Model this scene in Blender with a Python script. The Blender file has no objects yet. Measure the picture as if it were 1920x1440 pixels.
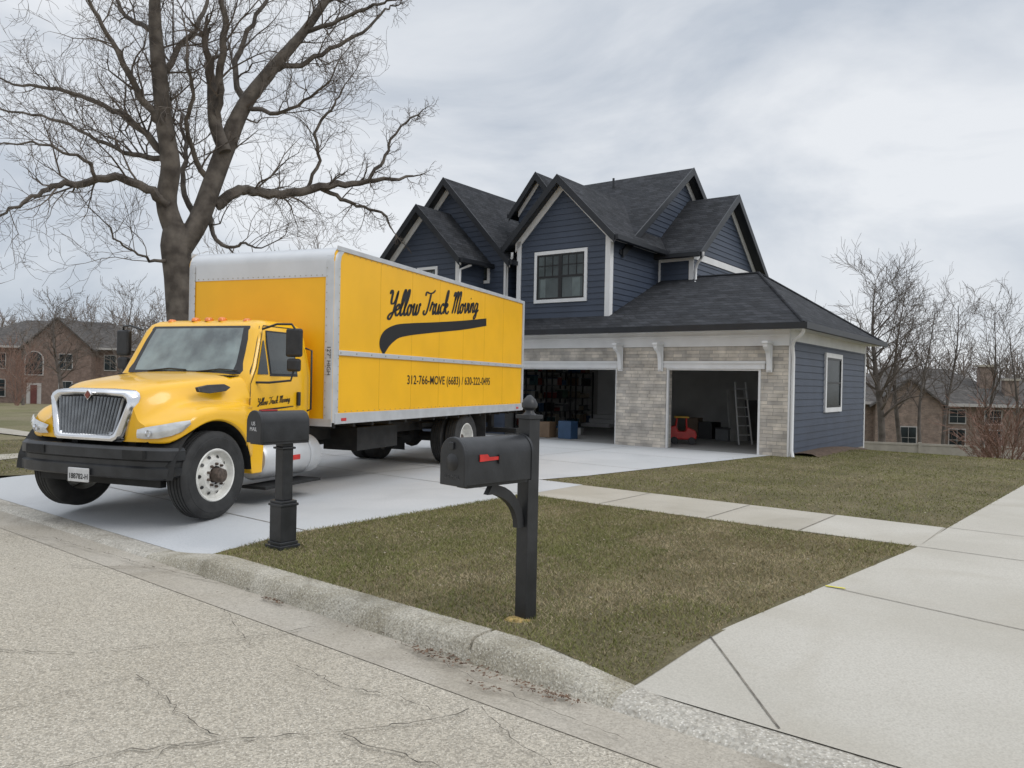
import bpy, bmesh, math, random
from mathutils import Vector, Matrix, noise
import numpy as np
R=math.radians; sc=bpy.context.scene; COL=sc.collection
V=Vector
F=1442.0; RHO=.02; H=1.6; PT=4/1442.
_r0=V((1,0,0)); _u0=V((0,math.sin(PT),math.cos(PT))); FW=V((0,math.cos(PT),-math.sin(PT)))
RT=_r0*math.cos(RHO)+_u0*math.sin(RHO); UP=_u0*math.cos(RHO)-_r0*math.sin(RHO)
EYE=V((0,0,H))
def ray(px,py): return FW*F+RT*(px-960)+UP*(720-py)
def G(px,py,z=0.):
    r=ray(px,py); return EYE+r*((z-H)/r.z)
def onp(px,py,p0,n):
    r=ray(px,py); return EYE+r*((p0-EYE).dot(n)/r.dot(n))
def AT(px,py,depth):
    r=ray(px,py); return EYE+r*(depth/r.y)
# ---------------------------------------------------------------- helpers
def tag(o,label=None,cat=None,group=None,kind=None):
    if label:o['label']=label
    if cat:o['category']=cat
    if group:o['group']=group
    if kind:o['kind']=kind
    return o
def thing(name,label,cat,loc=(0,0,0),rz=0,group=None):
    o=bpy.data.objects.new(name,None); COL.objects.link(o); o.location=loc; o.rotation_euler=(0,0,rz); o.empty_display_size=.2
    return tag(o,label,cat,group)
def sub(name,parent):
    o=bpy.data.objects.new(name,None); COL.objects.link(o); o.parent=parent; return o
class MB:
    def __init__(s): s.v=[];s.f=[]
    def add(s,vs,fs):
        n=len(s.v); s.v+=[tuple(v) for v in vs]; s.f+=[tuple(n+i for i in f) for f in fs]; return s
    def poly(s,*p): return s.add(p,[tuple(range(len(p)))])
    def box(s,x0,x1,y0,y1,z0,z1,M=None):
        vs=[V((x,y,z)) for z in(z0,z1) for y in(y0,y1) for x in(x0,x1)]
        if M:vs=[M@v for v in vs]
        return s.add(vs,[(0,2,3,1),(4,5,7,6),(0,1,5,4),(1,3,7,5),(3,2,6,7),(2,0,4,6)])
    def prism(s,poly,vec):
        n=len(poly); vec=V(vec); a=[V(p) for p in poly]; b=[p+vec for p in a]
        return s.add(a+b,[tuple(range(n)),tuple(range(2*n-1,n-1,-1))]+[(i,(i+1)%n,n+(i+1)%n,n+i) for i in range(n)])
    def tube(s,pts,rads,n=8,cap=True):
        pts=[V(p) for p in pts]
        if not hasattr(rads,'__len__'): rads=[rads]*len(pts)
        vs=[];fs=[];prev=None
        for i,p in enumerate(pts):
            d=(pts[min(i+1,len(pts)-1)]-pts[max(i-1,0)])
            if d.length<1e-9:d=V((0,0,1))
            d.normalize()
            if prev is None: a=d.orthogonal().normalized()
            else:
                a=prev-d*prev.dot(d)
                a=a.normalized() if a.length>1e-6 else d.orthogonal().normalized()
            prev=a;b=d.cross(a)
            for k in range(n):
                t=2*math.pi*k/n; vs.append(p+(a*math.cos(t)+b*math.sin(t))*rads[i])
        for i in range(len(pts)-1):
            for k in range(n):
                fs.append((i*n+k,i*n+(k+1)%n,(i+1)*n+(k+1)%n,(i+1)*n+k))
        if cap: fs.append(tuple(range(n-1,-1,-1))); fs.append(tuple((len(pts)-1)*n+k for k in range(n)))
        return s.add(vs,fs)
    def lathe(s,prof,n=24,M=None,closed=False):
        vs=[];fs=[];m=len(prof)
        for k in range(n):
            t=2*math.pi*k/n
            for r,z in prof:
                v=V((r*math.cos(t),r*math.sin(t),z)); vs.append(M@v if M else v)
        for k in range(n):
            k2=(k+1)%n
            for i in range(m-1+(1 if closed else 0)):
                j=(i+1)%m; fs.append((k*m+i,k2*m+i,k2*m+j,k*m+j))
        return s.add(vs,fs)
    def rings(s,rings,capa=True,capb=True):
        n=len(rings[0]); vs=[p for r in rings for p in r]; fs=[]
        for i in range(len(rings)-1):
            for k in range(n): fs.append((i*n+k,i*n+(k+1)%n,(i+1)*n+(k+1)%n,(i+1)*n+k))
        if capa: fs.append(tuple(range(n-1,-1,-1)))
        if capb: fs.append(tuple((len(rings)-1)*n+k for k in range(n)))
        return s.add(vs,fs)
    def grid(s,rows):
        m=len(rows[0]); vs=[p for r in rows for p in r]; fs=[]
        for i in range(len(rows)-1):
            for k in range(m-1): fs.append((i*m+k,i*m+k+1,(i+1)*m+k+1,(i+1)*m+k))
        return s.add(vs,fs)
    def build(s,name,mat,parent=None,smooth=None,bev=0,kind=None,label=None,recalc=True,segs=2):
        me=bpy.data.meshes.new(name); me.from_pydata(s.v,[],s.f); me.validate()
        if recalc and len(s.f)<60000:
            bm=bmesh.new(); bm.from_mesh(me); bmesh.ops.recalc_face_normals(bm,faces=bm.faces); bm.to_mesh(me); bm.free()
        if smooth:
            me.polygons.foreach_set('use_smooth',[True]*len(me.polygons)); me.set_sharp_from_angle(angle=R(smooth))
        me.materials.append(mat)
        o=bpy.data.objects.new(name,me); COL.objects.link(o)
        if parent:o.parent=parent
        if bev:
            b=o.modifiers.new('b','BEVEL'); b.width=bev; b.segments=segs; b.limit_method='ANGLE'; b.angle_limit=R(35)
        if kind:o['kind']=kind
        if label:o['label']=label
        return o
# ---------------------------------------------------------------- materials
def newmat(name):
    m=bpy.data.materials.new(name); m.use_nodes=True; nt=m.node_tree
    return m,nt,nt.nodes['Principled BSDF']
def mat(name,col,rough=.6,metal=0,var=.12,scale=5,bump=0,bscale=60,coat=0,col2=None,spec=.5,mix=(.35,.65),det=5,emit=0):
    m,nt,b=newmat(name); N=nt.nodes;L=nt.links
    tc=N.new('ShaderNodeTexCoord'); nz=N.new('ShaderNodeTexNoise'); nz.inputs['Scale'].default_value=scale; nz.inputs['Detail'].default_value=det
    L.new(tc.outputs['Object'],nz.inputs['Vector'])
    rp=N.new('ShaderNodeValToRGB'); rp.color_ramp.elements[0].position=mix[0]; rp.color_ramp.elements[1].position=mix[1]
    c2=col2 or [min(1,c*(1+var)) for c in col]; c1=col if col2 else [c*(1-var) for c in col]
    rp.color_ramp.elements[0].color=(*c1,1); rp.color_ramp.elements[1].color=(*c2,1)
    L.new(nz.outputs['Fac'],rp.inputs['Fac']); L.new(rp.outputs['Color'],b.inputs['Base Color'])
    b.inputs['Roughness'].default_value=rough; b.inputs['Metallic'].default_value=metal; b.inputs['Specular IOR Level'].default_value=spec
    if coat: b.inputs['Coat Weight'].default_value=coat; b.inputs['Coat Roughness'].default_value=.08
    if emit: L.new(rp.outputs['Color'],b.inputs['Emission Color']); b.inputs['Emission Strength'].default_value=emit
    if bump:
        n2=N.new('ShaderNodeTexNoise'); n2.inputs['Scale'].default_value=bscale; n2.inputs['Detail'].default_value=6; L.new(tc.outputs['Object'],n2.inputs['Vector'])
        bp=N.new('ShaderNodeBump'); bp.inputs['Strength'].default_value=bump; bp.inputs['Distance'].default_value=.01; L.new(n2.outputs['Fac'],bp.inputs['Height']); L.new(bp.outputs['Normal'],b.inputs['Normal'])
    return m
def brickmat(name,c1,c2,mortar,bw,bh,ms=.01,rough=.85,bump=.5,noise=.5,axis='wall'):
    m,nt,b=newmat(name); N=nt.nodes;L=nt.links
    tc=N.new('ShaderNodeTexCoord'); sp=N.new('ShaderNodeSeparateXYZ'); L.new(tc.outputs['Object'],sp.inputs[0])
    ad=N.new('ShaderNodeMath'); ad.operation='ADD'; L.new(sp.outputs['X'],ad.inputs[0]); L.new(sp.outputs['Y'],ad.inputs[1])
    cb=N.new('ShaderNodeCombineXYZ'); L.new(ad.outputs[0],cb.inputs[0]); L.new(sp.outputs['Z'],cb.inputs[1])
    br=N.new('ShaderNodeTexBrick'); br.inputs['Scale'].default_value=1; br.inputs['Brick Width'].default_value=bw; br.inputs['Row Height'].default_value=bh
    br.inputs['Mortar Size'].default_value=ms; br.inputs['Mortar Smooth'].default_value=.3; br.offset=.37; br.squash=.7; br.squash_frequency=3
    br.inputs['Color1'].default_value=(*c1,1); br.inputs['Color2'].default_value=(*c2,1); br.inputs['Mortar'].default_value=(*mortar,1)
    L.new(cb.outputs[0],br.inputs['Vector'])
    nz=N.new('ShaderNodeTexNoise'); nz.inputs['Scale'].default_value=3; nz.inputs['Detail'].default_value=8; L.new(tc.outputs['Object'],nz.inputs['Vector'])
    mr=N.new('ShaderNodeMapRange'); mr.inputs['From Min'].default_value=.3; mr.inputs['From Max'].default_value=.7; mr.inputs['To Min'].default_value=1-noise*.5; mr.inputs['To Max'].default_value=1+noise*.5
    L.new(nz.outputs['Fac'],mr.inputs['Value'])
    mx=N.new('ShaderNodeVectorMath'); mx.operation='SCALE'; L.new(br.outputs['Color'],mx.inputs[0]); L.new(mr.outputs[0],mx.inputs['Scale']); L.new(mx.outputs[0],b.inputs['Base Color'])
    b.inputs['Roughness'].default_value=rough
    n2=N.new('ShaderNodeTexNoise'); n2.inputs['Scale'].default_value=40; n2.inputs['Detail'].default_value=5; L.new(tc.outputs['Object'],n2.inputs['Vector'])
    s2=N.new('ShaderNodeMath'); s2.operation='MULTIPLY_ADD'; s2.inputs[1].default_value=-1.2; L.new(br.outputs['Fac'],s2.inputs[0]); L.new(n2.outputs['Fac'],s2.inputs[2])
    bp=N.new('ShaderNodeBump'); bp.inputs['Strength'].default_value=bump; bp.inputs['Distance'].default_value=.012; L.new(s2.outputs[0],bp.inputs['Height']); L.new(bp.outputs['Normal'],b.inputs['Normal'])
    return m
def groundmat(name,ca,cb,cc,s1,s2,rough=.9,bump=.6,bdist=.01,speck=None,s3=None,stain=None,stsc=.9,cell=None,cellamp=.3):
    m,nt,b=newmat(name); N=nt.nodes;L=nt.links
    tc=N.new('ShaderNodeTexCoord')
    def nz(sc,det=6,dist=0):
        n=N.new('ShaderNodeTexNoise'); n.inputs['Scale'].default_value=sc; n.inputs['Detail'].default_value=det; n.inputs['Distortion'].default_value=dist; L.new(tc.outputs['Object'],n.inputs['Vector']); return n
    def mix(f,a,c):
        x=N.new('ShaderNodeMix'); x.data_type='RGBA'
        if isinstance(f,float): x.inputs[0].default_value=f
        else: L.new(f,x.inputs[0])
        for i,q in ((6,a),(7,c)):
            if isinstance(q,tuple): x.inputs[i].default_value=(*q,1)
            else: L.new(q,x.inputs[i])
        return x.outputs[2]
    def mr(o,a,c,t0=0,t1=1):
        x=N.new('ShaderNodeMapRange'); x.inputs['From Min'].default_value=a; x.inputs['From Max'].default_value=c; x.inputs['To Min'].default_value=t0; x.inputs['To Max'].default_value=t1; L.new(o,x.inputs['Value']); return x.outputs[0]
    big=nz(s1,8,.4); fine=nz(s2,4)
    c=mix(mr(big.outputs['Fac'],.38,.62),ca,cb)
    c=mix(mr(fine.outputs['Fac'],.45,.75),c,cc)
    if speck:
        vo=N.new('ShaderNodeTexVoronoi'); vo.inputs['Scale'].default_value=s3; L.new(tc.outputs['Object'],vo.inputs['Vector'])
        c=mix(mr(vo.outputs['Distance'],.18,.32,1,0),c,speck)
    if stain:
        st=nz(stsc,9,1.0); c=mix(mr(st.outputs['Fac'],.52,.75,0,.7),c,stain)
    if cell:
        vc=N.new('ShaderNodeTexVoronoi'); vc.inputs['Scale'].default_value=cell; L.new(tc.outputs['Object'],vc.inputs['Vector'])
        sx=N.new('ShaderNodeSeparateColor'); L.new(vc.outputs['Color'],sx.inputs[0])
        vm=N.new('ShaderNodeVectorMath'); vm.operation='SCALE'; L.new(c,vm.inputs[0]); L.new(mr(sx.outputs[0],0,1,1-cellamp,1+cellamp),vm.inputs['Scale']); c=vm.outputs[0]
    L.new(c,b.inputs['Base Color']); b.inputs['Roughness'].default_value=rough; b.inputs['Specular IOR Level'].default_value=.25
    bp=N.new('ShaderNodeBump'); bp.inputs['Strength'].default_value=bump; bp.inputs['Distance'].default_value=bdist; L.new(fine.outputs['Fac'],bp.inputs['Height']); L.new(bp.outputs['Normal'],b.inputs['Normal'])
    return m
M={}
M['yellow']=mat('yellow_paint',(.88,.48,.008),.32,0,.04,2,coat=.5)
M['boxyellow']=mat('box_yellow',(.89,.47,.007),.42,0,.05,1.2,bump=.05,bscale=8)
M['alu']=mat('aluminium',(.62,.63,.64),.45,.45,.035,3,bump=.03,bscale=30)
M['alupaint']=mat('aluminium_trim',(.52,.53,.54),.5,.25,.07,6)
M['chrome']=mat('chrome',(.78,.78,.79),.14,1,.05,4)
M['darkchrome']=mat('grille_bar',(.45,.46,.47),.22,.9,.1,8)
M['black']=mat('black_plastic',(.018,.018,.019),.42,0,.3,12)
M['blackp']=mat('black_paint',(.022,.023,.025),.42,0,.3,6,bump=.15,bscale=30)
M['chassis']=mat('chassis_black',(.014,.014,.014),.7,0,.4,8)
M['rubber']=mat('tyre_rubber',(.026,.026,.026),.75,0,.35,6,bump=.3,bscale=50)
M['rim']=mat('white_rim',(.70,.69,.65),.45,0,.15,10,bump=.1)
M['rust']=mat('rusty_hub',(.10,.075,.06),.6,.3,.4,25)
M['glass']=mat('cab_glass',(.035,.042,.042),.04,0,.5,1.5,spec=.7,coat=.3)
M['windscreen']=mat('windscreen_glass',(.13,.165,.16),.05,0,.6,2.6,spec=1,coat=.7)
M['lens']=mat('headlamp_lens',(.60,.61,.61),.12,.35,.15,9,coat=1)
M['orange']=mat('amber_lens',(.75,.2,.02),.25,0,.1,20,coat=.5)
M['letter']=mat('black_lettering',(.01,.01,.011),.5,0,.1,4)
M['red']=mat('red_plastic',(.55,.03,.025),.4,0,.12,10)
M['plate']=mat('plate_white',(.6,.6,.6),.5)
M['white']=mat('white_trim',(.74,.74,.74),.5,0,.05,2)
M['whitewall']=mat('garage_drywall',(.5,.5,.49),.85,0,.08,1.5)
M['fascia']=mat('black_fascia',(.012,.014,.018),.45,0,.2,3)
M['navy']=mat('navy_siding',(.042,.056,.086),.5,0,.1,1.3,bump=.06,bscale=20)
M['navy2']=mat('navy_gable_siding',(.046,.060,.090),.5,0,.1,1.1,bump=.06,bscale=20)
M['roof']=brickmat('asphalt_shingle',(.013,.015,.019),(.036,.038,.044),(.006,.006,.007),.3,.085,.006,.95,.8,.8)
M['stone']=brickmat('ledgestone',(.64,.58,.50),(.42,.39,.355),(.38,.355,.32),.34,.085,.005,.85,.8,.55)
M['hglass']=mat('house_glass',(.022,.028,.03),.25,0,.5,.8,spec=.15)
M['hglass2']=mat('house_front_glass',(.06,.075,.075),.06,0,.5,.8,spec=.5)
M['sash']=mat('black_sash',(.008,.008,.009),.4)
M['rbrick']=brickmat('red_brick',(.20,.13,.10),(.15,.095,.076),(.2,.17,.15),.24,.08,.012,.9,.3,.5)
M['tbrick']=brickmat('tan_brick',(.25,.18,.14),(.17,.125,.10),(.24,.2,.17),.24,.08,.012,.9,.3,.5)
M['dullwhite']=mat('dull_white_trim',(.40,.38,.36),.6,0,.08,2)
M['oroof']=brickmat('old_shingle',(.070,.063,.057),(.105,.094,.086),(.045,.045,.045),.3,.14,.01,.9,.3,.6)
M['bark']=mat('bark',(.060,.050,.042),.95,0,.3,3,bump=1,bscale=14,col2=(.145,.125,.105))
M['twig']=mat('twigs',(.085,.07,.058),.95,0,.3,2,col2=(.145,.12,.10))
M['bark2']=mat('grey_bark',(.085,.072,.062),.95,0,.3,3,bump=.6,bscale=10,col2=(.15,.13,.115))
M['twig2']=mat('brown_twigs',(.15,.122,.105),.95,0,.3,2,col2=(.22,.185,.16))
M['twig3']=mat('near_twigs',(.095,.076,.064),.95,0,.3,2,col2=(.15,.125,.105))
M['road']=groundmat('road_chipseal',(.42,.375,.30),(.48,.435,.36),(.30,.265,.21),.35,150,.95,.7,.006,speck=(.60,.56,.48),s3=75,stain=(.36,.32,.255),stsc=.35,cell=95,cellamp=.30)
M['gutter']=groundmat('gutter_concrete',(.40,.36,.295),(.46,.42,.355),(.32,.285,.235),1.2,90,.9,.5,.005,stain=(.20,.17,.13),cell=70,cellamp=.12)
M['curb']=groundmat('curb_concrete',(.38,.345,.27),(.50,.465,.39),(.27,.24,.185),2.5,70,.95,1,.014,speck=(.58,.55,.48),s3=60,stain=(.15,.13,.085),stsc=2.2,cell=80,cellamp=.2)
M['apronedge']=groundmat('pebbly_concrete',(.43,.40,.345),(.49,.46,.40),(.30,.27,.22),3,60,.9,.8,.008,speck=(.60,.57,.51),s3=46,stain=(.30,.27,.22),stsc=2,cell=60,cellamp=.2)
M['drive']=groundmat('pale_concrete',(.49,.50,.505),(.55,.555,.56),(.46,.47,.475),.5,60,.85,.2,.003,stain=(.44,.45,.455))
M['drive2']=groundmat('warm_concrete',(.46,.43,.37),(.52,.49,.43),(.42,.39,.335),.7,80,.88,.3,.004,stain=(.41,.375,.31),cell=120,cellamp=.06)
M['walk']=groundmat('sidewalk_concrete',(.41,.375,.31),(.47,.435,.37),(.37,.34,.285),1.1,70,.9,.35,.004,stain=(.33,.30,.245))
M['joint']=mat('joint',(.19,.17,.14),.95,0,.4,12)
M['lawn']=groundmat('lawn_soil',(.13,.115,.06),(.20,.17,.10),(.10,.085,.048),.9,50,.98,1,.02,stain=(.15,.145,.055))
M['farlawn']=groundmat('winter_lawn',(.17,.16,.075),(.24,.205,.125),(.14,.13,.07),.35,12,.98,1,.04,stain=(.26,.22,.145))
M['grassg']=mat('grass_green',(.145,.155,.050),.85,0,.3,1.0,col2=(.22,.215,.08),spec=.15)
M['grasst']=mat('grass_straw',(.26,.21,.115),.9,0,.3,1.5,col2=(.42,.345,.215),spec=.15)
M['leaf']=mat('dead_leaf',(.10,.06,.04),.9,0,.4,18,col2=(.22,.14,.09))
M['mulch']=mat('mulch',(.075,.05,.036),.98,0,.4,14,bump=1,bscale=40,col2=(.14,.095,.065))
M['gfloor']=groundmat('garage_floor',(.30,.295,.285),(.36,.355,.34),(.26,.255,.245),.8,60,.7,.2,.003)
M['fence']=mat('tan_fence',(.38,.35,.30),.7,0,.1,3)
# ================================================================= FRAME OF THE STREET
TS_=R(38.5); O=G(415,1040); O.z=0
E=V((math.cos(TS_),-math.sin(TS_),0)); NN=V((math.sin(TS_),math.cos(TS_),0))
def S(s,t,z=0.): p=O+E*s+NN*t; return V((p.x,p.y,z))
def toS(p): q=p-O; return q.dot(E),q.dot(NN)
def sm(a,b,x):
    x=max(0,min(1,(x-a)/(b-a))); return x*x*(3-2*x)
def terr(s,t):
    w=sm(-16,-6,s)
    p=S(s,t); r=math.hypot(p.x,p.y)
    return -3.3*sm(16.5,40,t)*w -1.6*sm(30,75,r)*(1-w)
def zap(t): return -.105+.117*sm(-.3,1.1,t)
def vz(s,t):
    """verge surface: dips to meet both aprons"""
    e1=4.17+.108*t; w=max(sm(-.6,.02,s-e1),sm(.45,-.02,s+.33))
    lo=zap(t)+.008; return .004*(1-w)+min(lo,.014)*w
def sheet(name,ss,ts,zf,m,kind='structure'):
    b=MB(); b.grid([[S(s,t,zf(s,t)) for s in ss] for t in ts]); return b.build(name,m,kind=kind,smooth=60)
def lin(a,b,n): return [a+(b-a)*i/n for i in range(n+1)]
ss=[-400,-250,-160,-110]+lin(-80,60,56)+[80,110,160,250,400]
ts=[0]+lin(2,60,29)+[66,74,84,100,130,180,260,400]
sheet('ground',ss,ts,lambda s,t:terr(s,t)-.16*(1 if (-13.9<s<13.9 and t<16.5) else 0)-.01,M['farlawn'])
sheet('road',[-300,-60]+lin(-20,30,25)+[60,300],[-300,-60,-9,-6,-4,-2,-1,-.62],lambda s,t:-.13+.02*min(1,max(0,(-.6-t)/3)),M['road'])
sheet('gutter',lin(-60,40,50),[-.64,-.4,-.18],lambda s,t:-.125+(-.012 if t==-.4 else 0),M['gutter'])
# kerb with dropped ends at the two drives
def ctop(s): return .012-.107*(1-sm(-.9,.25,s))-.107*sm(3.35,4.5,s)
def kerb_rows(ss_):
    rows=[]
    for s in ss_:
        zt=ctop(s); j=random.uniform(-.006,.006); k=random.uniform(-.004,.004); g_=-.05 if abs(s-3.17)<.012 else 0
        h_=(zt+.128)/.14
        rows.append([S(s,-.25+k,-.13),S(s,-.225+j,-.127+(zt+.127)*.45),S(s,-.20+j,-.127+(zt+.127)*.85+g_),S(s,-.17+j,zt-.004+g_),S(s,-.08,zt+.002+g_),S(s,.012,zt+g_),S(s,.03,-.14)])
    return rows
random.seed(3)
b=MB(); b.grid(kerb_rows(sorted(lin(-.9,4.2,80)+[3.155,3.162,3.17,3.178,3.186]))); b.build('kerb',M['curb'],kind='structure',smooth=50)
b=MB(); b.grid(kerb_rows(lin(4.2,14,50))); b.build('dropped_kerb_right',M['apronedge'],kind='structure',smooth=50)
b=MB(); b.grid(kerb_rows(lin(-9,-.9,40))); b.build('dropped_kerb_left',M['apronedge'],kind='structure',smooth=50)
sheet('kerb_left',lin(-60,-8.9,40),[-.22,-.16,.02],lambda s,t:.01 if t>-.2 else -.12,M['curb'])
# house driveway
b=MB()
for (t0,t1,a0,a1,c0,c1) in [(0.0,.3,-7.3,-7.2,-.42,-.32),(.3,1.1,-7.2,-6.9,-.32,-.25),(1.1,4.9,-6.9,-7.0,-.25,-.3),(4.9,6.35,-7.0,-7.1,-.3,-.3),(6.35,7.4,-7.1,-9.3,-1.15,-.9),(7.4,14.4,-9.3,-9.8,-.9,-.05)]:
    nt_=4 if t1<1.2 else 1; rows=[]
    for q in range(nt_+1):
        f=q/nt_; t=t0+(t1-t0)*f; aa=a0+(a1-a0)*f; cc=c0+(c1-c0)*f; rows.append([S(aa+(cc-aa)*k/8,t,zap(t)) for k in range(9)])
    b.grid(rows)
b.build('driveway',M['drive'],kind='structure')
def strip(b,p,q,w):
    d=(q-p).normalized(); n=V((-d.y,d.x,0))*w*.5; b.poly(p-n,p+n,q+n,q-n)
def drape(b,s0,t0,s1,t1,w,zf,n=8):
    for k in range(n):
        f,g_=k/n,(k+1)/n; a=(s0+(s1-s0)*f,t0+(t1-t0)*f); c=(s0+(s1-s0)*g_,t0+(t1-t0)*g_); strip(b,S(*a,zf(*a)),S(*c,zf(*c)),w)
b=MB()
for t in (1.15,4.9,6.35,9.0,11.6): strip(b,S(-7.0 if t<7 else -9.5,t,.0165),S(-.3 if t<7 else -.6,t,.0165),.014)
for s in (-3.6,-6.4): strip(b,S(s,1.15,.0165),S(s,14,.0165),.014)
b.build('driveway_joints',M['joint'],kind='structure')
# sidewalk
sheet('sidewalk',[-.45,0,1,2,3,4,4.72],[4.88,5.6,6.32],lambda s,t:.010,M['walk'])
b=MB()
for s in (.9,2.4,3.5): strip(b,S(s,4.9,.0145),S(s,6.3,.0145),.012)
b.build('sidewalk_joints',M['joint'],kind='structure')
sheet('sidewalk_slab',[3.52,4.1,4.7],[4.89,5.6,6.31],lambda s,t:.0145,M['drive2'])
# neighbouring drive (right)
b=MB()
for (t0,t1,a0,a1) in [(0.0,.3,4.17,4.2),(.3,1.2,4.2,4.30),(1.2,4.88,4.30,4.7),(4.88,6.32,4.7,4.74),(6.32,16.4,4.74,5.2)]:
    nt_=4 if t1<1.3 else 1; rows=[]
    for q in range(nt_+1):
        f=q/nt_; t=t0+(t1-t0)*f; aa=a0+(a1-a0)*f; rows.append([S(aa+(13.5-aa)*k/8,t,zap(t)+.004) for k in range(9)])
    b.grid(rows)
b.build('neighbour_driveway',M['drive2'],kind='structure')
b=MB(); zz=.0205
strip(b,S(4.7,4.88,zz),S(13,4.7,zz),.012); strip(b,S(4.74,6.32,zz),S(13,6.32,zz),.012)
zn=lambda s,t:zap(t)+.0085
drape(b,4.27,.84,5.0,0.02,.011,zn,10); drape(b,4.47,2.6,13,1.0,.010,zn,10)
b.build('neighbour_driveway_joints',M['joint'],kind='structure')
b=MB(); p=G(1548,1098,.024); q=G(1585,1103,.024); strip(b,p,q,.03); b.build('paint_mark',mat('yellow_mark',(.7,.62,.05),.8),kind='structure')
# lawns
b=MB(); rows=[]
for t in lin(0,1.2,8)+lin(1.6,4.9,8):
    a=-.42 if t<.05 else (-.36 if t<.4 else -.3); c=4.19+.108*t; rows.append([S(s,t,vz(s,t)) for s in [a+(c-a)*k/30 for k in range(31)]])
b.grid(rows); b.build('verge_lawn',M['lawn'],kind='structure',smooth=60)
rows=[]
for t in [6.3]+lin(7,20,26):
    a=-1.15+(t-6.3)/1.1*.25 if t<7.4 else (-.9+(t-7.4)/7*.85 if t<14.2 else -.05); c=4.74+(t-6.32)*.046 if t<16.4 else 14
    rows.append([S(a+(c-a)*k/12,t,terr(a+(c-a)*k/12,t)+.005) for k in range(13)])
b=MB(); b.grid(rows); b.build('front_lawn',M['lawn'],kind='structure',smooth=60)
b=MB(); rows=[]
for (t,c) in [(0,-7.9),(.5,-7.2),(1,-6.95),(4.9,-7.0),(6.4,-7.1),(7.4,-9.3),(14,-9.8),(17,-9.8)]: rows.append([S(-14.2+(c+14.2)*k/6,t,.003) for k in range(7)])
b.grid(rows); b.build('left_lawn',M['lawn'],kind='structure')
def gp(name,pts,z,m):
    b=MB(); b.poly(*[G(x,y,z) for x,y in pts]); b.build(name,m,kind='structure')
gp('left_sidewalk',[(-200,872),(0,862),(75,854),(130,850),(130,845),(60,848),(0,852),(-200,862)],.012,M['walk'])
gp('far_path',[(-200,805),(0,812),(110,824),(140,822),(30,806),(0,802),(-200,795)],.016,M['walk'])
b=MB()
b.grid([[V((x,y,terr(*toS(V((x,y,0))))+.03)) for x in lin(-90,-8,24)] for y in (42,46,50)]); b.build('far_street',M['gutter'],kind='structure')
# cracks in the road
random.seed(11)
def crack(pts,w):
    P=[G(x,y,-.108) for x,y in pts]; out=[]
    for i in range(len(P)-1):
        n=max(3,int((P[i+1]-P[i]).length/.05))
        for k in range(n): out.append(P[i].lerp(P[i+1],k/n)+V((random.uniform(-.02,.02),random.uniform(-.02,.02),0)))
    rows=[]
    for i,p in enumerate(out):
        d=(out[min(i+1,len(out)-1)]-out[max(0,i-1)]).normalized(); n=V((-d.y,d.x,0)); ww=w*random.uniform(.1,1.2)
        rows.append([p-n*ww,p+n*ww])
    return rows
b=MB()
for pts,w in [([(100,1440),(250,1405),(420,1388),(640,1370),(800,1350),(900,1325)],.0055),([(0,1218),(150,1222),(300,1208),(500,1190),(620,1168)],.004),([(250,1440),(330,1395),(420,1385)],.004),([(640,1370),(700,1400),(790,1425),(850,1440)],.005),([(255,1265),(330,1330),(420,1388)],.0035),([(130,1060),(300,1065),(520,1115),(700,1175)],.0045),([(560,1245),(640,1290),(740,1300),(830,1345)],.004),([(900,1325),(980,1400),(1050,1440)],.004),([(0,1000),(100,1008),(170,1030),(300,1065)],.0045),([(420,1140),(470,1210),(500,1190)],.003),([(0,1330),(120,1300),(255,1265)],.003),([(700,1175),(820,1240),(960,1300),(1200,1400)],.003)]:
    b.grid(crack(pts,w))
b.build('road_cracks',mat('crack',(.13,.115,.09),.98,0,.5,8),kind='structure',recalc=False)
# grass blades
rng=np.random.default_rng(5)
def blades(name,P,m,h0,h1,w,lean=.5):
    n=len(P); a=rng.uniform(0,2*np.pi,n); hh=rng.uniform(h0,h1,n); la=rng.uniform(0,2*np.pi,n); ll=rng.uniform(.1,1,n)*hh*lean*1.6
    v=np.zeros((n,3,3)); dx=np.cos(a)*w*.5; dy=np.sin(a)*w*.5
    v[:,0]=P; v[:,1]=P; v[:,2]=P; v[:,0,0]-=dx; v[:,0,1]-=dy; v[:,1,0]+=dx; v[:,1,1]+=dy
    v[:,2,0]+=np.cos(la)*ll; v[:,2,1]+=np.sin(la)*ll; v[:,2,2]+=hh
    me=bpy.data.meshes.new(name); me.vertices.add(3*n); me.vertices.foreach_set('co',v.ravel()); me.loops.add(3*n); me.loops.foreach_set('vertex_index',np.arange(3*n)); me.polygons.add(n); me.polygons.foreach_set('loop_start',np.arange(n)*3); me.polygons.foreach_set('loop_total',np.full(n,3)); me.update(); me.validate()
    me.materials.append(m); o=bpy.data.objects.new(name,me); COL.objects.link(o); return o
hsh=np.random.default_rng(77).uniform(0,1,(64,64))
def greenness(s,t):
    row=np.floor((s+20)/.62).astype(int)%64; colm=np.floor((t+20)/1.7+row*.43).astype(int)%64
    g=.30+.50*hsh[row,colm]; g=g+.16*np.sin(1.3*s+np.sin(2.1*t)*1.2)*np.cos(.9*t-.6*s)+.10*np.sin(5*s+3*t)*np.sin(4.1*t-2*s)
    g=g-.22*(1/(1+np.exp(-(s-2.1+.25*np.sin(2*t))*4)))*(t<5)
    return np.clip(g,.08,.92)
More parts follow.
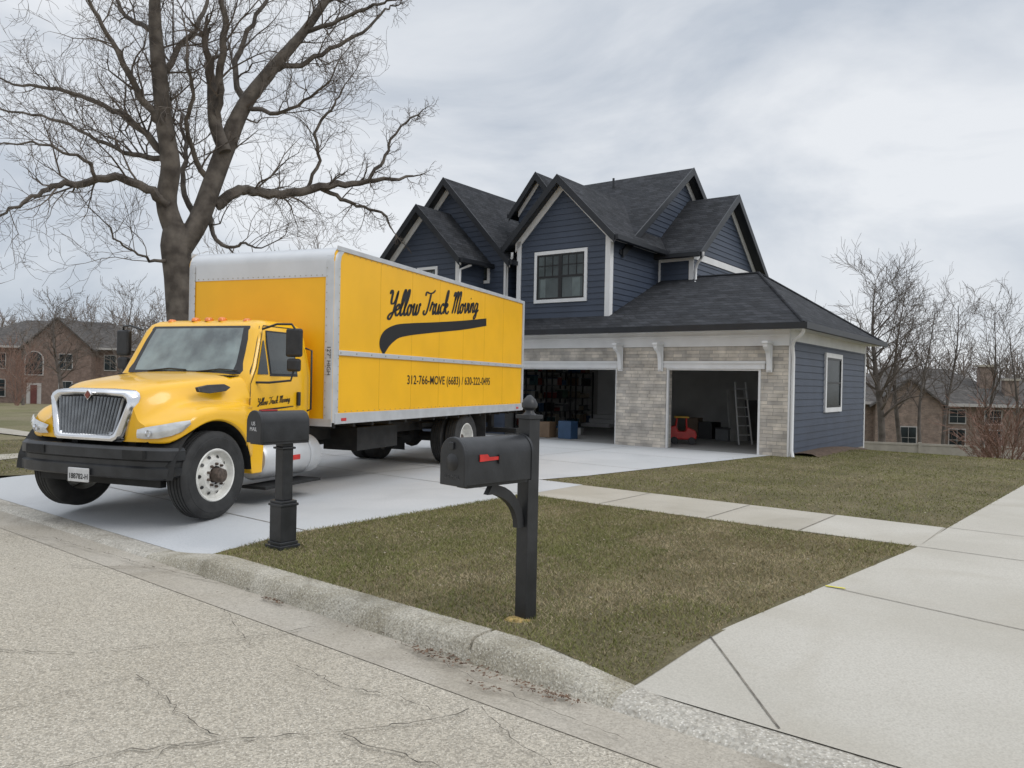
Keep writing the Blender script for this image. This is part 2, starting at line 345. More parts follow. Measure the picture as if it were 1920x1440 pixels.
def scatter(n,s0,s1,t0,t1,cond,zf=None,green=True):
    s=rng.uniform(s0,s1,n); t=rng.uniform(t0,t1,n); k=cond(s,t); gr=greenness(s,t); u=rng.uniform(0,1,n); k&=(u<gr) if green else (u>=gr); s=s[k];t=t[k]
    z=np.array([(zf or terr)(a,c) for a,c in zip(s,t)])
    return np.stack([O.x+E.x*s+NN.x*t,O.y+E.y*s+NN.y*t,z],1)
cv=lambda s,t:(s>-.33)&(s<4.15+.108*t+.03*np.sin(9*t))
cf=lambda s,t:(s>np.where(t<14.2,-1.0+(t-6.3)*.12,-.0))&(s<4.76+.046*(t-6.3)+(t>16.4)*10)&~((s<.35)&(t>13.9))
cl=lambda s,t:(s<-7.25-(t>6.6)*2.3)
for nm,m,lab,gr,h in (('grass',M['grassg'],'green',True,(.012,.036)),('dry_grass',M['grasst'],'straw',False,(.006,.026))):
    tag(blades(nm,scatter(150000,-.5,4.8,.0,4.9,cv,vz,gr),m,h[0],h[1],.0065,1.1),'short %s coloured winter grass of the verge by the kerb'%lab,'grass',kind='stuff')
    tag(blades(nm,scatter(140000,-1,9,6.32,19.5,cf,None,gr),m,h[0],h[1]*1.1,.012,1.1),'short %s coloured winter grass of the lawn beside the garage'%lab,'grass',kind='stuff')
    tag(blades(nm,scatter(36000,-14,-7,.0,14,cl,None,gr),m,h[0],h[1]*1.1,.014,1.1),'short %s coloured winter grass left of the truck'%lab,'grass',kind='stuff')
def flakes(name,centers,m,label):
    b=MB(); random.seed(8)
    for (c,rad,n,sz) in centers:
        for i in range(n):
            r=rad*math.sqrt(random.random()); a=random.uniform(0,6.28); p=c+E*(r*math.cos(a)*2.2)+NN*(r*math.sin(a)*.6); s=sz*random.uniform(.5,1.3)
            Mx=Matrix.Translation(p+V((0,0,random.uniform(.004,.02))))@Matrix.Rotation(random.uniform(0,6.28),4,'Z')@Matrix.Rotation(random.uniform(-.6,.6),4,'X')
            b.add([Mx@V(q) for q in ((-s,0,0),(0,-s*.45,.004),(s,0,0),(0,s*.45,.004))],[(0,1,2,3)])
    o=b.build(name,m,recalc=False); tag(o,label,'leaves',kind='stuff')
flakes('leaf_litter',[(G(825,1232,-.12),.11,90,.015),(G(885,1255,-.12),.12,45,.014),(G(1010,1298,-.12),.10,90,.013),(G(1060,1312,-.12),.07,50,.012),(G(905,1290,-.12),.06,22,.014),(G(510,1128,-.12),.06,45,.016),(G(730,1200,-.12),.2,22,.010)],M['leaf'],'brown leaf litter gathered in the gutter beside the kerb')
c2=[(S(random.uniform(-.2,4.3),random.uniform(.4,4.7),.02),.0,1,random.uniform(.006,.015)) for i in range(480)]+[(S(random.uniform(-.5,4.7),random.uniform(6.5,14),.02),.0,1,random.uniform(.01,.022)) for i in range(300)]
flakes('fallen_leaves',c2,mat('pale_leaf',(.26,.20,.13),.9,0,.3,8,col2=(.50,.44,.35)),'pale scraps of fallen leaves scattered over the lawns')
flakes('road_grit',[(S(random.uniform(-8,8),-.3-abs(random.gauss(0,.5)),-.12),0,1,random.uniform(.004,.011)) for i in range(900)],mat('grit',(.22,.19,.15),.9,0,.4,8,col2=(.55,.51,.45)),'small stones and grit along the edge of the road')
# ================================================================= TRUCK
TT=math.atan(565/1442.); tx=V((math.cos(TT),-math.sin(TT),0)); ty=V((math.sin(TT),math.cos(TT),0))
W0=G(405,975); TO=W0-tx*1.2; TO.z=.012
truck=thing('moving_truck','yellow box truck with black script lettering parked on the pale driveway','truck',TO,-TT)
def TSd(px,py,x=1.3):
    p=onp(px,py,TO+tx*x,tx)-TO; return p.dot(ty),p.z
def ny(y): return y if y>-.3 else -.3+(y+.3)*.60
BY0,BY1=2.07,TSd(983,650)[0]; BZ0=.98; BZ1=3.39; BW=1.27
prof=[(BY1,BZ0),(BY0,BZ0),(BY0,BZ1-.2)]+[(BY0+.2-.2*math.cos(a),BZ1-.2+.2*math.sin(a)) for a in lin(0.2,math.pi/2,6)]+[(BY1,BZ1)]
b=MB(); b.prism([V((-BW,y,z)) for y,z in prof],(2*BW,0,0)); box=b.build('cargo_box',M['boxyellow'],truck,bev=.01)
b=MB(); g=.006
pn=[(BY0-g,BZ1-.42)]+[(BY0-g,BZ1-.2)]+[(BY0+.2-(.2+g)*math.cos(a),BZ1-.2+(.2+g)*math.sin(a)) for a in lin(0.2,math.pi/2,8)]+[(BY0+1.0,BZ1+g)]
b.grid([[V((x,y,z)) for y,z in pn] for x in lin(-BW+.02,BW-.02,6)]); b.build('nose_cap',M['alu'],truck,smooth=40)
zr=1.905
for s in (-1,1):
    b=MB(); pts=[(s*(BW-.13),BY0-.012),(s*(BW-.02),BY0-.014),(s*(BW+.012),BY0+.02),(s*(BW+.014),BY0+.12)]
    b.grid([[V((x,y+max(0,dz)*.9,z)) for x,y in pts] for dz,z in ((0,BZ0),(0,BZ1-.22),(.02,BZ1-.13),(.09,BZ1-.06),(.18,BZ1-.015))])
    b.build('corner_post',M['alupaint'],truck,smooth=50)
    q=lambda a,c:(a,c) if s>0 else (-c,-a)
    MB().box(*q(BW+.001,BW+.018),BY0+.05,BY1,BZ1-.055,BZ1+.01).build('top_rail',M['alupaint'],truck,bev=.004)
    MB().box(*q(BW+.001,BW+.022),BY0+.05,BY1,BZ0-.02,BZ0+.13).build('bottom_rail',M['alupaint'],truck,bev=.004)
    MB().box(*q(BW+.001,BW+.03),BY0+.1,BY1,zr,zr+.07).build('rub_rail',M['alu'],truck,bev=.008)
MB().box(-BW,BW,BY0-.02,BY0-.003,BZ0-.05,BZ0+.05).build('sill_rail',M['alupaint'],truck)
b=MB()
for s in(1,-1): b.box(*( (BW+.002,BW+.02) if s>0 else (-BW-.02,-BW-.002)),BY1-.09,BY1+.01,BZ0,BZ1)
b.box(-BW,BW,BY1-.005,BY1+.02,BZ0,BZ1); b.build('rear_frame',M['alupaint'],truck)
b=MB()
for y in lin(BY0+.16,BY1-.1,46):
    for z in (BZ1-.075,BZ0+.15): b.box(BW,BW+.006,y-.006,y+.006,z-.006,z+.006)
for y in lin(BY0+.14,BY1-.05,18): b.box(BW+.03,BW+.034,y-.009,y+.009,zr+.024,zr+.042)
for z in lin(BZ0+.1,BZ1-.3,18):
    b.box(BW+.013,BW+.018,BY0+.1,BY0+.11,z-.006,z+.006); b.box(BW-.115,BW-.103,BY0-.017,BY0-.012,z-.006,z+.006); b.box(-BW+.12,-BW+.13,BY0-.017,BY0-.012,z-.006,z+.006)
for x in lin(-BW+.1,BW-.1,26): b.box(x-.006,x+.006,BY0-.012,BY0-.004,BZ1-.40,BZ1-.388)
b.build('rivets',mat('rivet',(.35,.33,.25),.4,.6),truck,kind='stuff')
seam=mat('seam',(.6,.32,.01),.6)
for y in lin(BY0+1.2,BY1-1.2,5): MB().box(BW,BW+.0015,y-.003,y+.003,BZ0+.14,BZ1-.06).build('panel_seam',seam,truck)
for y in (BY0+.25,BY1-.35): MB().box(BW+.022,BW+.028,y-.06,y+.06,BZ0+.02,BZ0+.06).build('side_reflector',M['red'],truck)
GL={'Y':([[(0,1.9),(.15,2.2),(.35,2.0),(.35,1.3),(.55,1.05),(.9,1.3),(1.1,2.2)],[(1.1,2.2),(1.0,1.2),(.85,.25),(.55,-.25),(.28,-.1),(.5,.2),(1.1,.4)]],1.1),
'e':([[(0,.45),(.42,.6),(.52,.85),(.35,1),(.1,.72),(.1,.3),(.35,.02),(.7,.28)]],.66),
'l':([[(0,.25),(.35,1.3),(.45,2.1),(.3,2.25),(.15,1.6),(.13,.4),(.3,.02),(.6,.28)]],.55),
'o':([[(.45,.95),(.2,.9),(.05,.5),(.2,.05),(.45,.1),(.56,.5),(.45,.95),(.6,.72),(.85,.8)]],.8),
'w':([[(0,.7),(.15,1),(.13,.3),(.3,.02),(.5,.25),(.58,1)],[(.58,1),(.55,.3),(.7,.02),(.95,.3),(1.0,1.0),(1.15,.8)]],1.1),
'T':([[(0,1.75),(.1,2.1),(.6,2.0),(1.1,2.05),(1.5,2.3)],[(.85,2.05),(.78,1.2),(.62,.3),(.35,0),(.08,.2),(.2,.42)]],1.1),
'r':([[(0,.3),(.2,1.12),(.3,.95),(.58,.95),(.52,.4),(.62,.02),(.85,.28)]],.82),
'u':([[(0,.7),(.12,1),(.12,.3),(.3,.02),(.55,.3),(.64,1)],[(.64,1),(.6,.3),(.72,.02),(.95,.28)]],.9),
'c':([[(.58,.78),(.4,1),(.1,.7),(.1,.3),(.35,.02),(.7,.28)]],.66),
'k':([[(0,.25),(.35,1.3),(.42,2.1),(.28,2.25),(.15,1.6),(.12,0)],[(.12,.45),(.4,.98),(.6,.8),(.3,.5),(.5,.1),(.75,.02),(.95,.28)]],.9),
'M':([[(0,1.7),(.15,2.1),(.35,1.9),(.3,.8),(.15,0)],[(.3,1.1),(.6,2.1),(.8,2.0),(.75,.8),(.65,0)],[(.76,1.1),(1.1,2.1),(1.35,2.0),(1.25,.8),(1.2,.15),(1.35,0),(1.6,.28)]],1.55),
'v':([[(0,.7),(.15,1),(.2,.4),(.35,.02),(.6,.4),(.65,1),(.85,.8)]],.8),
'i':([[(0,.25),(.18,1)],[(.18,1),(.15,.3),(.28,.02),(.5,.28)],[(.3,1.42),(.36,1.58)]],.48),
'n':([[(0,.3),(.15,1),(.13,0)],[(.14,.55),(.4,1),(.58,.9),(.55,.3),(.68,.02),(.9,.28)]],.88),
'g':([[(.55,.9),(.25,1),(.05,.5),(.25,.05),(.5,.4),(.62,1)],[(.62,1),(.55,0),(.45,-.5),(.2,-.65),(.1,-.45),(.4,-.1),(.95,.3)]],.9)}
def catmull(P,n=7):
    P=[V((*p,0)) for p in P]
    if len(P)<3: return P
    Q=[P[0]*2-P[1]]+P+[P[-1]*2-P[-2]]; out=[]
    for i in range(1,len(Q)-2):
        p0,p1,p2,p3=Q[i-1:i+3]
        for k in range(n):
            t=k/n; out.append(.5*((2*p1)+(p2-p0)*t+(2*p0-5*p1+4*p2-p3)*t*t+(3*p1-p0-3*p2+p3)*t**3))
    out.append(P[-1]); return out
def script(text,sx,sy,rot,base,mapf,wt=.13,sl=.28):
    b=MB(); x=0
    for ch in text:
        if ch==' ': x+=.6; continue
        st,adv=GL[ch]
        for s_ in st:
            P=catmull(s_); rows=[]
            for i,p in enumerate(P):
                d=(P[min(i+1,len(P)-1)]-P[max(0,i-1)])
                d=d.normalized() if d.length>0 else V((1,0,0)); n=V((-d.y,d.x,0)); w=wt*(.42+.7*abs(d.y))
                e=min(1,.5+min(i,len(P)-1-i)*.4)
                row=[]
                for sg in (-1,1):
                    q=p+n*w*sg*e; X=(x+q.x+q.y*sl)*sx; Y=q.y*sy
                    c,s2=math.cos(rot),math.sin(rot); row.append(mapf(base[0]+X*c-Y*s2,base[1]+X*s2+Y*c))
                rows.append(row)
            b.grid(rows)
        x+=adv
    return b,x*sx
xs_=BW+.004
y0,z0=TSd(724,593,xs_); y1,z1=TSd(898,586,xs_)
tot=sum(GL[c][1] if c!=' ' else .6 for c in 'Yellow Truck Moving')
L_=y1-y0; rot=math.atan2(z1-z0,L_)
sb,_=script('Yellow Truck Moving',L_/(tot+.1),.178,rot,(y0,z0),lambda a,c:V((xs_,a,c)),.135,.36); sb.build('script_lettering',M['letter'],truck,recalc=False)
up=[(912,597),(870,601),(820,604),(770,606),(742,609),(722,619),(713,634),(712,650),(718,664)]
lo=[(912,611),(870,618),(820,623),(775,628),(750,633),(738,641),(731,648),(726,655),(720,665)]
U=catmull([TSd(*p,xs_) for p in up]); Lw=catmull([TSd(*p,xs_) for p in lo])
b=MB(); b.grid([[V((xs_,p.x,p.y)) for p in U],[V((xs_,p.x,p.y)) for p in Lw]]); b.build('swoosh',M['letter'],truck,recalc=False)
def text_mesh(s,size,M4,name,m,parent,bold=0,sx=1,align='LEFT',space=1):
    cu=bpy.data.curves.new(name,'FONT'); cu.body=s; cu.size=size; cu.offset=bold; cu.align_x=align; cu.extrude=.0008; cu.space_character=space
    o=bpy.data.objects.new('tmp',cu); COL.objects.link(o); bpy.context.view_layer.update()
    me=bpy.data.meshes.new_from_object(o.evaluated_get(bpy.context.evaluated_depsgraph_get())); bpy.data.objects.remove(o)
    me.name=name; w=max(v.co.x for v in me.vertices)-min(v.co.x for v in me.vertices)
    me.transform(M4@Matrix.Diagonal((sx(w) if callable(sx) else sx,1,1,1))); me.materials.clear(); me.materials.append(m)
    q=bpy.data.objects.new(name,me); COL.objects.link(q); q.parent=parent; return q
def MS(x,y,z):
    return Matrix.Translation((x,y,z))@Matrix(((0,0,1,0),(1,0,0,0),(0,1,0,0),(0,0,0,1)))
a=TSd(763,722,xs_); c=TSd(918,720,xs_)
text_mesh('312-766-MOVE (6683) / 630-222-0495',.205,MS(xs_,a[0],(a[1]+c[1])/2),'phone_lettering',M['letter'],truck,.0018,lambda w:(c[0]-a[0])/w,'LEFT',1.06)
Mf=Matrix.Translation((BW-.085,BY0-.016,2.03))@Matrix(((0,1,0,0),(0,0,-1,0),(-1,0,0,0),(0,0,0,1)))
text_mesh("12'7\" HIGH",.085,Mf,'height_lettering',M['letter'],truck,.0)
# chassis
b=MB()
for s in (-1,1): b.box(s*.43-.05,s*.43+.05,-.45,BY1-.1,.66,.92)
for y in lin(2.2,BY1-.2,14): b.box(-1.22,1.22,y-.03,y+.03,.9,.975)
b.box(-.5,.5,.1,1.9,.45,.9); b.tube([(0,1.5,.6),(0,6.6,.55)],.05,8)
b.tube([(-.9,0,.49),(-.5,0,.42),(.5,0,.42),(.9,0,.49)],.06,8); b.tube([(-1.0,6.64,.5),(1.0,6.64,.5)],.09,8); b.lathe([(0,-.22),(.15,-.2),(.24,0),(.15,.2),(0,.22)],12,Matrix.Translation((0,6.64,.52))@Matrix.Rotation(R(90),4,'X'))
b.box(-.9,.9,-.50,-.42,.38,.5); b.box(.35,.95,3.2,4.4,.5,.85); b.box(-1,-.5,2.6,4.6,.45,.85)
for s in (-1,1): b.box(s*.62-.05,s*.62+.05,5.8,7.5,.72,.8)
b.box(-1.2,1.2,BY1-.15,BY1+.05,.45,.55); b.box(-.6,-.5,BY1-.15,BY1,.5,.95); b.box(.5,.6,BY1-.15,BY1,.5,.95)
b.build('chassis',M['chassis'],truck)
for s in(-1,1): MB().box(s*.92-.3,s*.92+.3,7.45,7.47,.12,.95).build('mud_flap',M['rubber'],truck)
def wheel(x,y,s,front,parent):
    r=sub('wheel',parent); r.location=(x,y,.487)
    Mx=Matrix.Rotation(R(90)*s,4,'Y')
    b=MB(); pr=[(.29,-.12),(.36,-.135),(.44,-.13),(.478,-.10),(.487,-.085)]
    for k in range(4):
        x0=-.085+k*.045; pr+=[(.487,x0+.005),(.487,x0+.030),(.476,x0+.033),(.476,x0+.043)]
    pr+=[(.487,.098),(.478,.11),(.44,.135),(.42,.136),(.415,.141),(.40,.141),(.36,.138),(.30,.128),(.285,.12)]
    b.lathe(pr,56,Mx); b.build('tyre',M['rubber'],r,smooth=35)
    b=MB()
    if front: rp=[(.30,-.1),(.295,.125),(.285,.135),(.272,.13),(.262,.09),(.25,.06),(.235,.055),(.19,.09),(.17,.118),(.10,.125)]
    else: rp=[(.30,-.1),(.295,.125),(.285,.132),(.272,.125),(.262,.06),(.25,-.01),(.235,-.04),(.19,-.06),(.10,-.065)]
    b.lathe(rp,40,Mx); b.build('rim',M['rim'],r,smooth=40)
    b=MB(); o=.12 if front else -.07
    b.lathe([(.085,o-.02),(.083,o+.05),(.075,o+.10),(.05,o+.115),(0,o+.12)],20,Mx)
    for k in range(10):
        t=k*math.pi/5; Mk=Mx@Matrix.Translation((.125*math.cos(t),.125*math.sin(t),o)); b.lathe([(.015,-.01),(.015,.03),(.008,.04),(0,.04)],6,Mk)
    b.build('hub',M['rust'],r,smooth=40)
    if front:
        for k in range(10):
            t=(k+.5)*math.pi/5; Mk=Mx@Matrix.Translation((.205*math.cos(t),.205*math.sin(t),.085))@Matrix.Rotation(t,4,'Z')@Matrix.Rotation(.6,4,'Y'); b=MB(); b.lathe([(0,.006),(.021,.006)],10,Mk); b.build('hand_hole',M['black'],r)
    return r
for s in (-1,1):
    wheel(1.06 if s>0 else -.93,0,s,True,truck); wheel(s*1.06,6.64,s,False,truck); wheel(s*.76,6.64,s,False,truck)
def interp(x,xs,ys): return float(np.interp(x,xs,ys))
Ys=[-.76,-.70,-.62,-.52,-.40,-.28,-.14,0,.14,.28,.40,.50,.58,.66,.70]
rings=[]
for y in Ys:
    f=(y+.76)/1.46; yw=ny(y)
    zt=interp(y,[-.76,-.7,-.6,-.3,.2,.7],[1.34,1.39,1.425,1.49,1.56,1.61]); xs=.50+.46*f
    xf=interp(y,[-.76,-.70,-.62,-.52,-.4,-.28,.5,.7],[.80,.93,1.03,1.11,1.165,1.19,1.19,1.10]); zf=interp(y,[-.76,-.6,-.4,-.2,0,.3,.7],[1.02,1.07,1.15,1.22,1.245,1.24,1.2])
    lip=.49+math.sqrt(max(0,.605**2-yw*yw)) if abs(yw)<.6 else .62
    lip=max(lip,.86 if y<-.4 else (.60 if y>.4 else 0)); lip=min(lip,zf-.09)
    xm=xs+.09
    half=[(0,zt+.03),(xs*.45,zt+.025),(xs*.8,zt+.01),(xs,zt-.02),(xs+.05,zt-.07),(xm,zt-.14-.06*f),(xm+.04,(zt-.14+zf)/2+.0),(min(xm+.09,xf-.1),zf+.045),((xm+.09+xf)/2,zf+.03),(xf-.05,zf+.0),(xf-.012,zf-.04),(xf,zf-.08),(xf,(zf-.08+lip)/2),(xf+.01,lip+.015),(xf-.02,lip)]
    rings.append([V((x,yw,z)) for x,z in half[::-1]]+[V((-x,yw,z)) for x,z in half[1:]])
b=MB(); b.grid(rings); b.poly(*rings[0]); hood=b.build('hood',M['yellow'],truck,smooth=50)
sb_=hood.modifiers.new('s','SUBSURF'); sb_.levels=1; sb_.render_levels=1
for s in (-1,1):
    b=MB(); P=[(s*.985,-.08,1.455),(s*.985,.10,1.485),(s*1.0,.32,1.495),(s*1.04,.38,1.46),(s*1.045,.3,1.415),(s*1.04,.05,1.39),(s*1.01,-.08,1.405)]
    b.prism([V(p) for p in P],(-.05*s,0,0)); b.build('air_intake',M['black'],truck,bev=.008)
    b=MB(); rows=[]
    for k in range(13):
        a=math.pi*k/12; rows.append([V((s*x,-.60*math.cos(a),.49+.60*math.sin(a)-(.02 if x<1 else 0))) for x in (.6,1.17)])
    b.grid(rows); b.build('wheel_arch',M['chassis'],truck)
# grille
root=sub('grille',truck)
def gx(z): return .475+.125*(z-.86)/.55
def rr(z0,z1,inset,y):
    w0=gx(z0)-inset; w1=gx(z1)-inset; r=.07
    zs0,zs1=z0+inset,z1-inset
    pts=[(w0-r,zs0),(w0-.02,zs0+.025),(w0+.005,zs0+r),(w1,zs1-r*1.1),(w1-.02,zs1-.03),(w1-r*1.1,zs1),(w1*.4,zs1+.015)]
    return [V((x,y(z),z)) for x,z in pts]+[V((-x,y(z),z)) for x,z in pts[::-1]]
GB=-.685
gy=lambda off:(lambda z:GB+off+.07*(z-.86)/.5)
A=rr(.87,1.40,-.015,gy(.10)); B=rr(.87,1.40,0,gy(-.005)); Cc=rr(.87,1.40,.03,gy(-.02)); D=rr(.87,1.40,.06,gy(.005)); Ee=rr(.87,1.40,.065,gy(.045))
b=MB(); b.rings([A,B,Cc,D,Ee],False,False); b.build('grille_surround',M['chrome'],root,smooth=60)
b=MB(); b.poly(*rr(.87,1.40,.06,gy(.035))); b.build('grille_backing',M['chassis'],root)
for i in range(21):
    u=-1+2*i/20
    if abs(u)>.97: continue
    z0_,z1_=.925,1.345-.02*abs(u); x0=u*(gx(.94)-.06); x1=u*(gx(1.32)-.06)
    P=[V((x0-.009,gy(.025)(z0_),z0_)),V((x0,gy(-.005)(z0_),z0_)),V((x0+.009,gy(.025)(z0_),z0_))]
    Q=[V((x1-.009,gy(.025)(z1_),z1_)),V((x1,gy(-.005)(z1_),z1_)),V((x1+.009,gy(.025)(z1_),z1_))]
    b=MB(); b.rings([P,Q]); b.build('grille_bar',M['darkchrome'],root)
zc_=1.355; ye_=gy(-.035)(zc_)
b=MB(); b.prism([V((0,ye_+.02,zc_-.058)),V((.055,ye_+.02,zc_)),V((0,ye_+.02,zc_+.058)),V((-.055,ye_+.02,zc_))],(0,-.025,0)); b.build('emblem',M['chrome'],root)
b=MB(); b.prism([V((0,ye_-.008,zc_-.042)),V((.040,ye_-.008,zc_)),V((0,ye_-.008,zc_+.042)),V((-.040,ye_-.008,zc_))],(0,-.004,0)); b.build('emblem_face',mat('emblem_red',(.22,.05,.03),.4),root)
for s in (-1,1):
    top=[(.66,-.80,1.00),(.78,-.795,1.03),(.92,-.735,1.055),(1.03,-.635,1.08),(1.115,-.52,1.10),(1.17,-.42,1.11)]
    bot=[(.66,-.80,.91),(.78,-.80,.905),(.93,-.745,.915),(1.045,-.645,.945),(1.125,-.53,.99),(1.18,-.42,1.07)]
    top=[(x,ny(y),z) for x,y,z in top]; bot=[(x,ny(y),z) for x,y,z in bot]
    mid=[((a[0]+c[0])/2+.015,(a[1]+c[1])/2-.02,(a[2]+c[2])/2) for a,c in zip(top,bot)]
    b=MB(); b.grid([[V((s*x,y,z)) for x,y,z in r] for r in (top,mid,bot)]); hl=b.build('headlight',M['lens'],truck,smooth=70)
    b=MB(); b.lathe([(0,0),(.030,-.005),(.038,.02)],16,Matrix.Translation((s*.84,ny(-.80)-.008,.965))@Matrix.Rotation(R(90),4,'X')); b.build('bulb',M['chrome'],hl,smooth=60)
# bumper
path=[(-1.17,-.52),(-1.16,-.66),(-1.08,-.80),(-.92,-.90),(-.6,-.97),(-.2,-1.0)]; path=[(x,ny(y)) for x,y in path]; path=path+[(-x,y) for x,y in path[::-1]]
secs=[]
for i,(x,y) in enumerate(path):
    d=V((path[min(i+1,11)][0]-path[max(i-1,0)][0],path[min(i+1,11)][1]-path[max(i-1,0)][1],0)).normalized(); n=V((-d.y,d.x,0))
    p=V((x,y,0)); e=0 if 2<=i<=9 else .03
    secs.append([p+V((0,0,.48+e))+n*.03,p+V((0,0,.50+e)),p+V((0,0,.60)),p+V((0,0,.62))+n*.03,p+V((0,0,.67))+n*.03,p+V((0,0,.69)),p+V((0,0,.79)),p+V((0,0,.82))+n*.03,p+V((0,0,.82))+n*.10,p+V((0,0,.49))+n*.10])
b=MB(); b.rings(secs); bump=b.build('bumper',M['blackp'],truck,smooth=40)
for s in (-1,1): MB().box(s*.72-.14,s*.72+.14,ny(-.97)-.012,ny(-.9),.70,.79).build('bumper_slot',M['chassis'],bump)
py_=ny(-1.0)-.02
b=MB(); b.box(-.15,.15,py_-.02,py_,.42,.57); pl=b.build('licence_plate',M['plate'],truck,bev=.006)
Mp=Matrix.Translation((-.135,py_-.022,.455))@Matrix.Rotation(R(90),4,'X')
text_mesh('188782-H',.08,Mp,'plate_lettering',M['letter'],pl,.001,lambda w:.27/w)
# cab
def ringat(z,hw,y0,y1,r=.11):
    pts=[]
    for cx,cy,a0 in ((hw-r,y1-r,0),(-(hw-r),y1-r,90),(-(hw-r),y0+r,180),(hw-r,y0+r,270)):
        for k in range(5):
            a=R(a0+k*22.5); pts.append(V((cx+r*math.cos(a),cy+r*math.sin(a),z)))
    return pts
LV=[(.98,1.05,.62,1.93),(1.2,1.065,.62,1.93),(1.58,1.065,.66,1.93),(1.66,1.055,.715,1.93),(1.9,1.01,.83,1.92),(2.17,.955,.955,1.90),(2.25,.92,1.01,1.87),(2.295,.86,1.08,1.82),(2.32,.72,1.22,1.7)]
b=MB(); b.rings([ringat(*l) for l in LV]); cab=b.build('cab',M['yellow'],truck,smooth=55)
zz_=[l[0] for l in LV]; hwz=lambda z:interp(z,zz_,[l[1] for l in LV]); fyz=lambda z:interp(z,zz_,[l[2] for l in LV])
def wsrow(z,inset,off):
    w=hwz(z)-inset; return [V((w*u,fyz(z)-off-(1-u*u)*.015+max(0,abs(u)-.88)*.35,z)) for u in lin(-1,1,10)]
b=MB(); b.grid([wsrow(z,.03,.012) for z in (1.615,1.75,1.9,2.05,2.19,2.225)]); b.build('windscreen_gasket',M['black'],truck,smooth=60)
b=MB(); b.grid([wsrow(z,.075,.018) for z in (1.65,1.75,1.9,2.05,2.195)]); b.build('windscreen',M['windscreen'],truck,smooth=60)
for x0 in (-.55,.25):
    b=MB(); P=[V((x0,fyz(1.64)-.04,1.64)),V((x0+.35,fyz(1.67)-.045,1.675)),V((x0+.62,fyz(1.66)-.045,1.66))]; b.tube(P,.008,6); b.build('wiper',M['black'],truck)
b=MB(); b.box(-.9,.9,.52,.72,1.585,1.60); b.build('cowl',M['black'],truck)
for s in (-1,1):
    def side(pts,off): return [V((s*(hwz(z)+off),y,z)) for y,z in pts]
    door=sub('door',truck)
    def ribbon(pts,w,off,m,nm,par):
        b=MB(); n=len(pts)
        for i in range(n-1):
            (ya,za),(yb,zb)=pts[i],pts[i+1]; d=V((yb-ya,zb-za)).normalized(); q=V((-d.y,d.x))*w/2
            b.poly(*side([(ya-q.x,za-q.y),(ya+q.x,za+q.y),(yb+q.x,zb+q.y),(yb-q.x,zb-q.y)],off))
        return b.build(nm,m,par)
    ribbon([(.68,1.0),(.68,1.5),(.80,1.70),(1.05,2.23),(1.64,2.23),(1.68,1.9),(1.68,1.0),(.68,1.0)],.012,.004,M['black'],'door_seam',door)
    b=MB(); f0=lambda z:.80+(z-1.62)*.42
    for z0_,z1_ in ((1.62,1.8),(1.8,2.04)):
        b.poly(*side([(f0(z0_),z0_),(1.0,z0_),(1.0,z1_),(f0(z1_),z1_)],.008))
    b.build('vent_window',M['glass'],door)
    b=MB()
    for z0_,z1_ in ((1.60,1.8),(1.8,2.0),(2.0,2.17)): b.poly(*side([(1.03,z0_),(1.58,z0_),(1.58,z1_),(1.03 if z1_<2.1 else 1.06,z1_)],.006))
    b.build('window_gasket',M['black'],door)
    b=MB()
    for z0_,z1_ in ((1.63,1.8),(1.8,2.0),(2.0,2.15)): b.poly(*side([(1.055,z0_),(1.555,z0_),(1.555,z1_),(1.055 if z1_<2.1 else 1.07,z1_)],.010))
    b.build('door_window',M['glass'],door)
    b=MB(); b.box(s*1.085-.02,s*1.085+.02,1.56,1.61,1.22,1.40); b.build('door_handle',M['black'],door,bev=.01)
    mr_=sub('mirror',truck)
    b=MB(); b.box(s*1.40-.11,s*1.40+.11,1.02,1.10,1.84,2.19); b.build('mirror_housing',M['black'],mr_,bev=.03,segs=3)
    b=MB(); b.box(s*1.40-.09,s*1.40+.09,1.02,1.10,1.66,1.82); b.build('mirror_housing',M['black'],mr_,bev=.03,segs=3)
    b=MB(); b.box(s*1.40-.085,s*1.40+.085,1.10,1.106,1.87,2.16); b.build('mirror_glass',M['chrome'],mr_)
    b=MB(); b.tube([(s*.98,.98,2.18),(s*1.2,.98,2.24),(s*1.38,1.03,2.24),(s*1.42,1.06,2.17)],.014,8); b.build('mirror_arm',M['black'],mr_,smooth=60)
    b=MB(); b.tube([(s*1.06,.78,1.52),(s*1.2,.85,1.52),(s*1.38,1.03,1.55),(s*1.40,1.06,1.68)],.014,8); b.build('mirror_arm',M['black'],mr_,smooth=60)
    b=MB(); b.tube([(s*1.07,1.80,1.15),(s*1.12,1.80,1.17),(s*1.12,1.80,1.95),(s*1.02,1.80,1.98)],.013,8); b.build('grab_handle',M['black'],truck,smooth=60)
    b=MB(); b.prism([V((s*1.10,.64,.98)),V((s*1.10,.92,.98)),V((s*1.10,.88,.42)),V((s*1.10,.70,.42)),V((s*1.10,.62,.60))],(-s*.35,0,0)); b.build('step_skirt',M['yellow'],truck,bev=.015)
    MB().box(*sorted((s*.75,s*1.12)),.92,2.05,.20,.235).build('step',M['chassis'],truck); MB().box(*sorted((s*.98,s*1.14)),.95,1.7,.90,.93).build('step',M['chassis'],truck)
Mt=Matrix.Translation((.84,.96,.56))@Matrix.Rotation(R(-90),4,'X')
b=MB(); b.lathe([(0,-.03),(.15,-.02),(.235,.0),(.262,.04),(.262,1.12),(.235,1.16),(.15,1.185),(0,1.19)],36,Mt); tank=b.build('fuel_tank',M['alu'],truck,smooth=40)
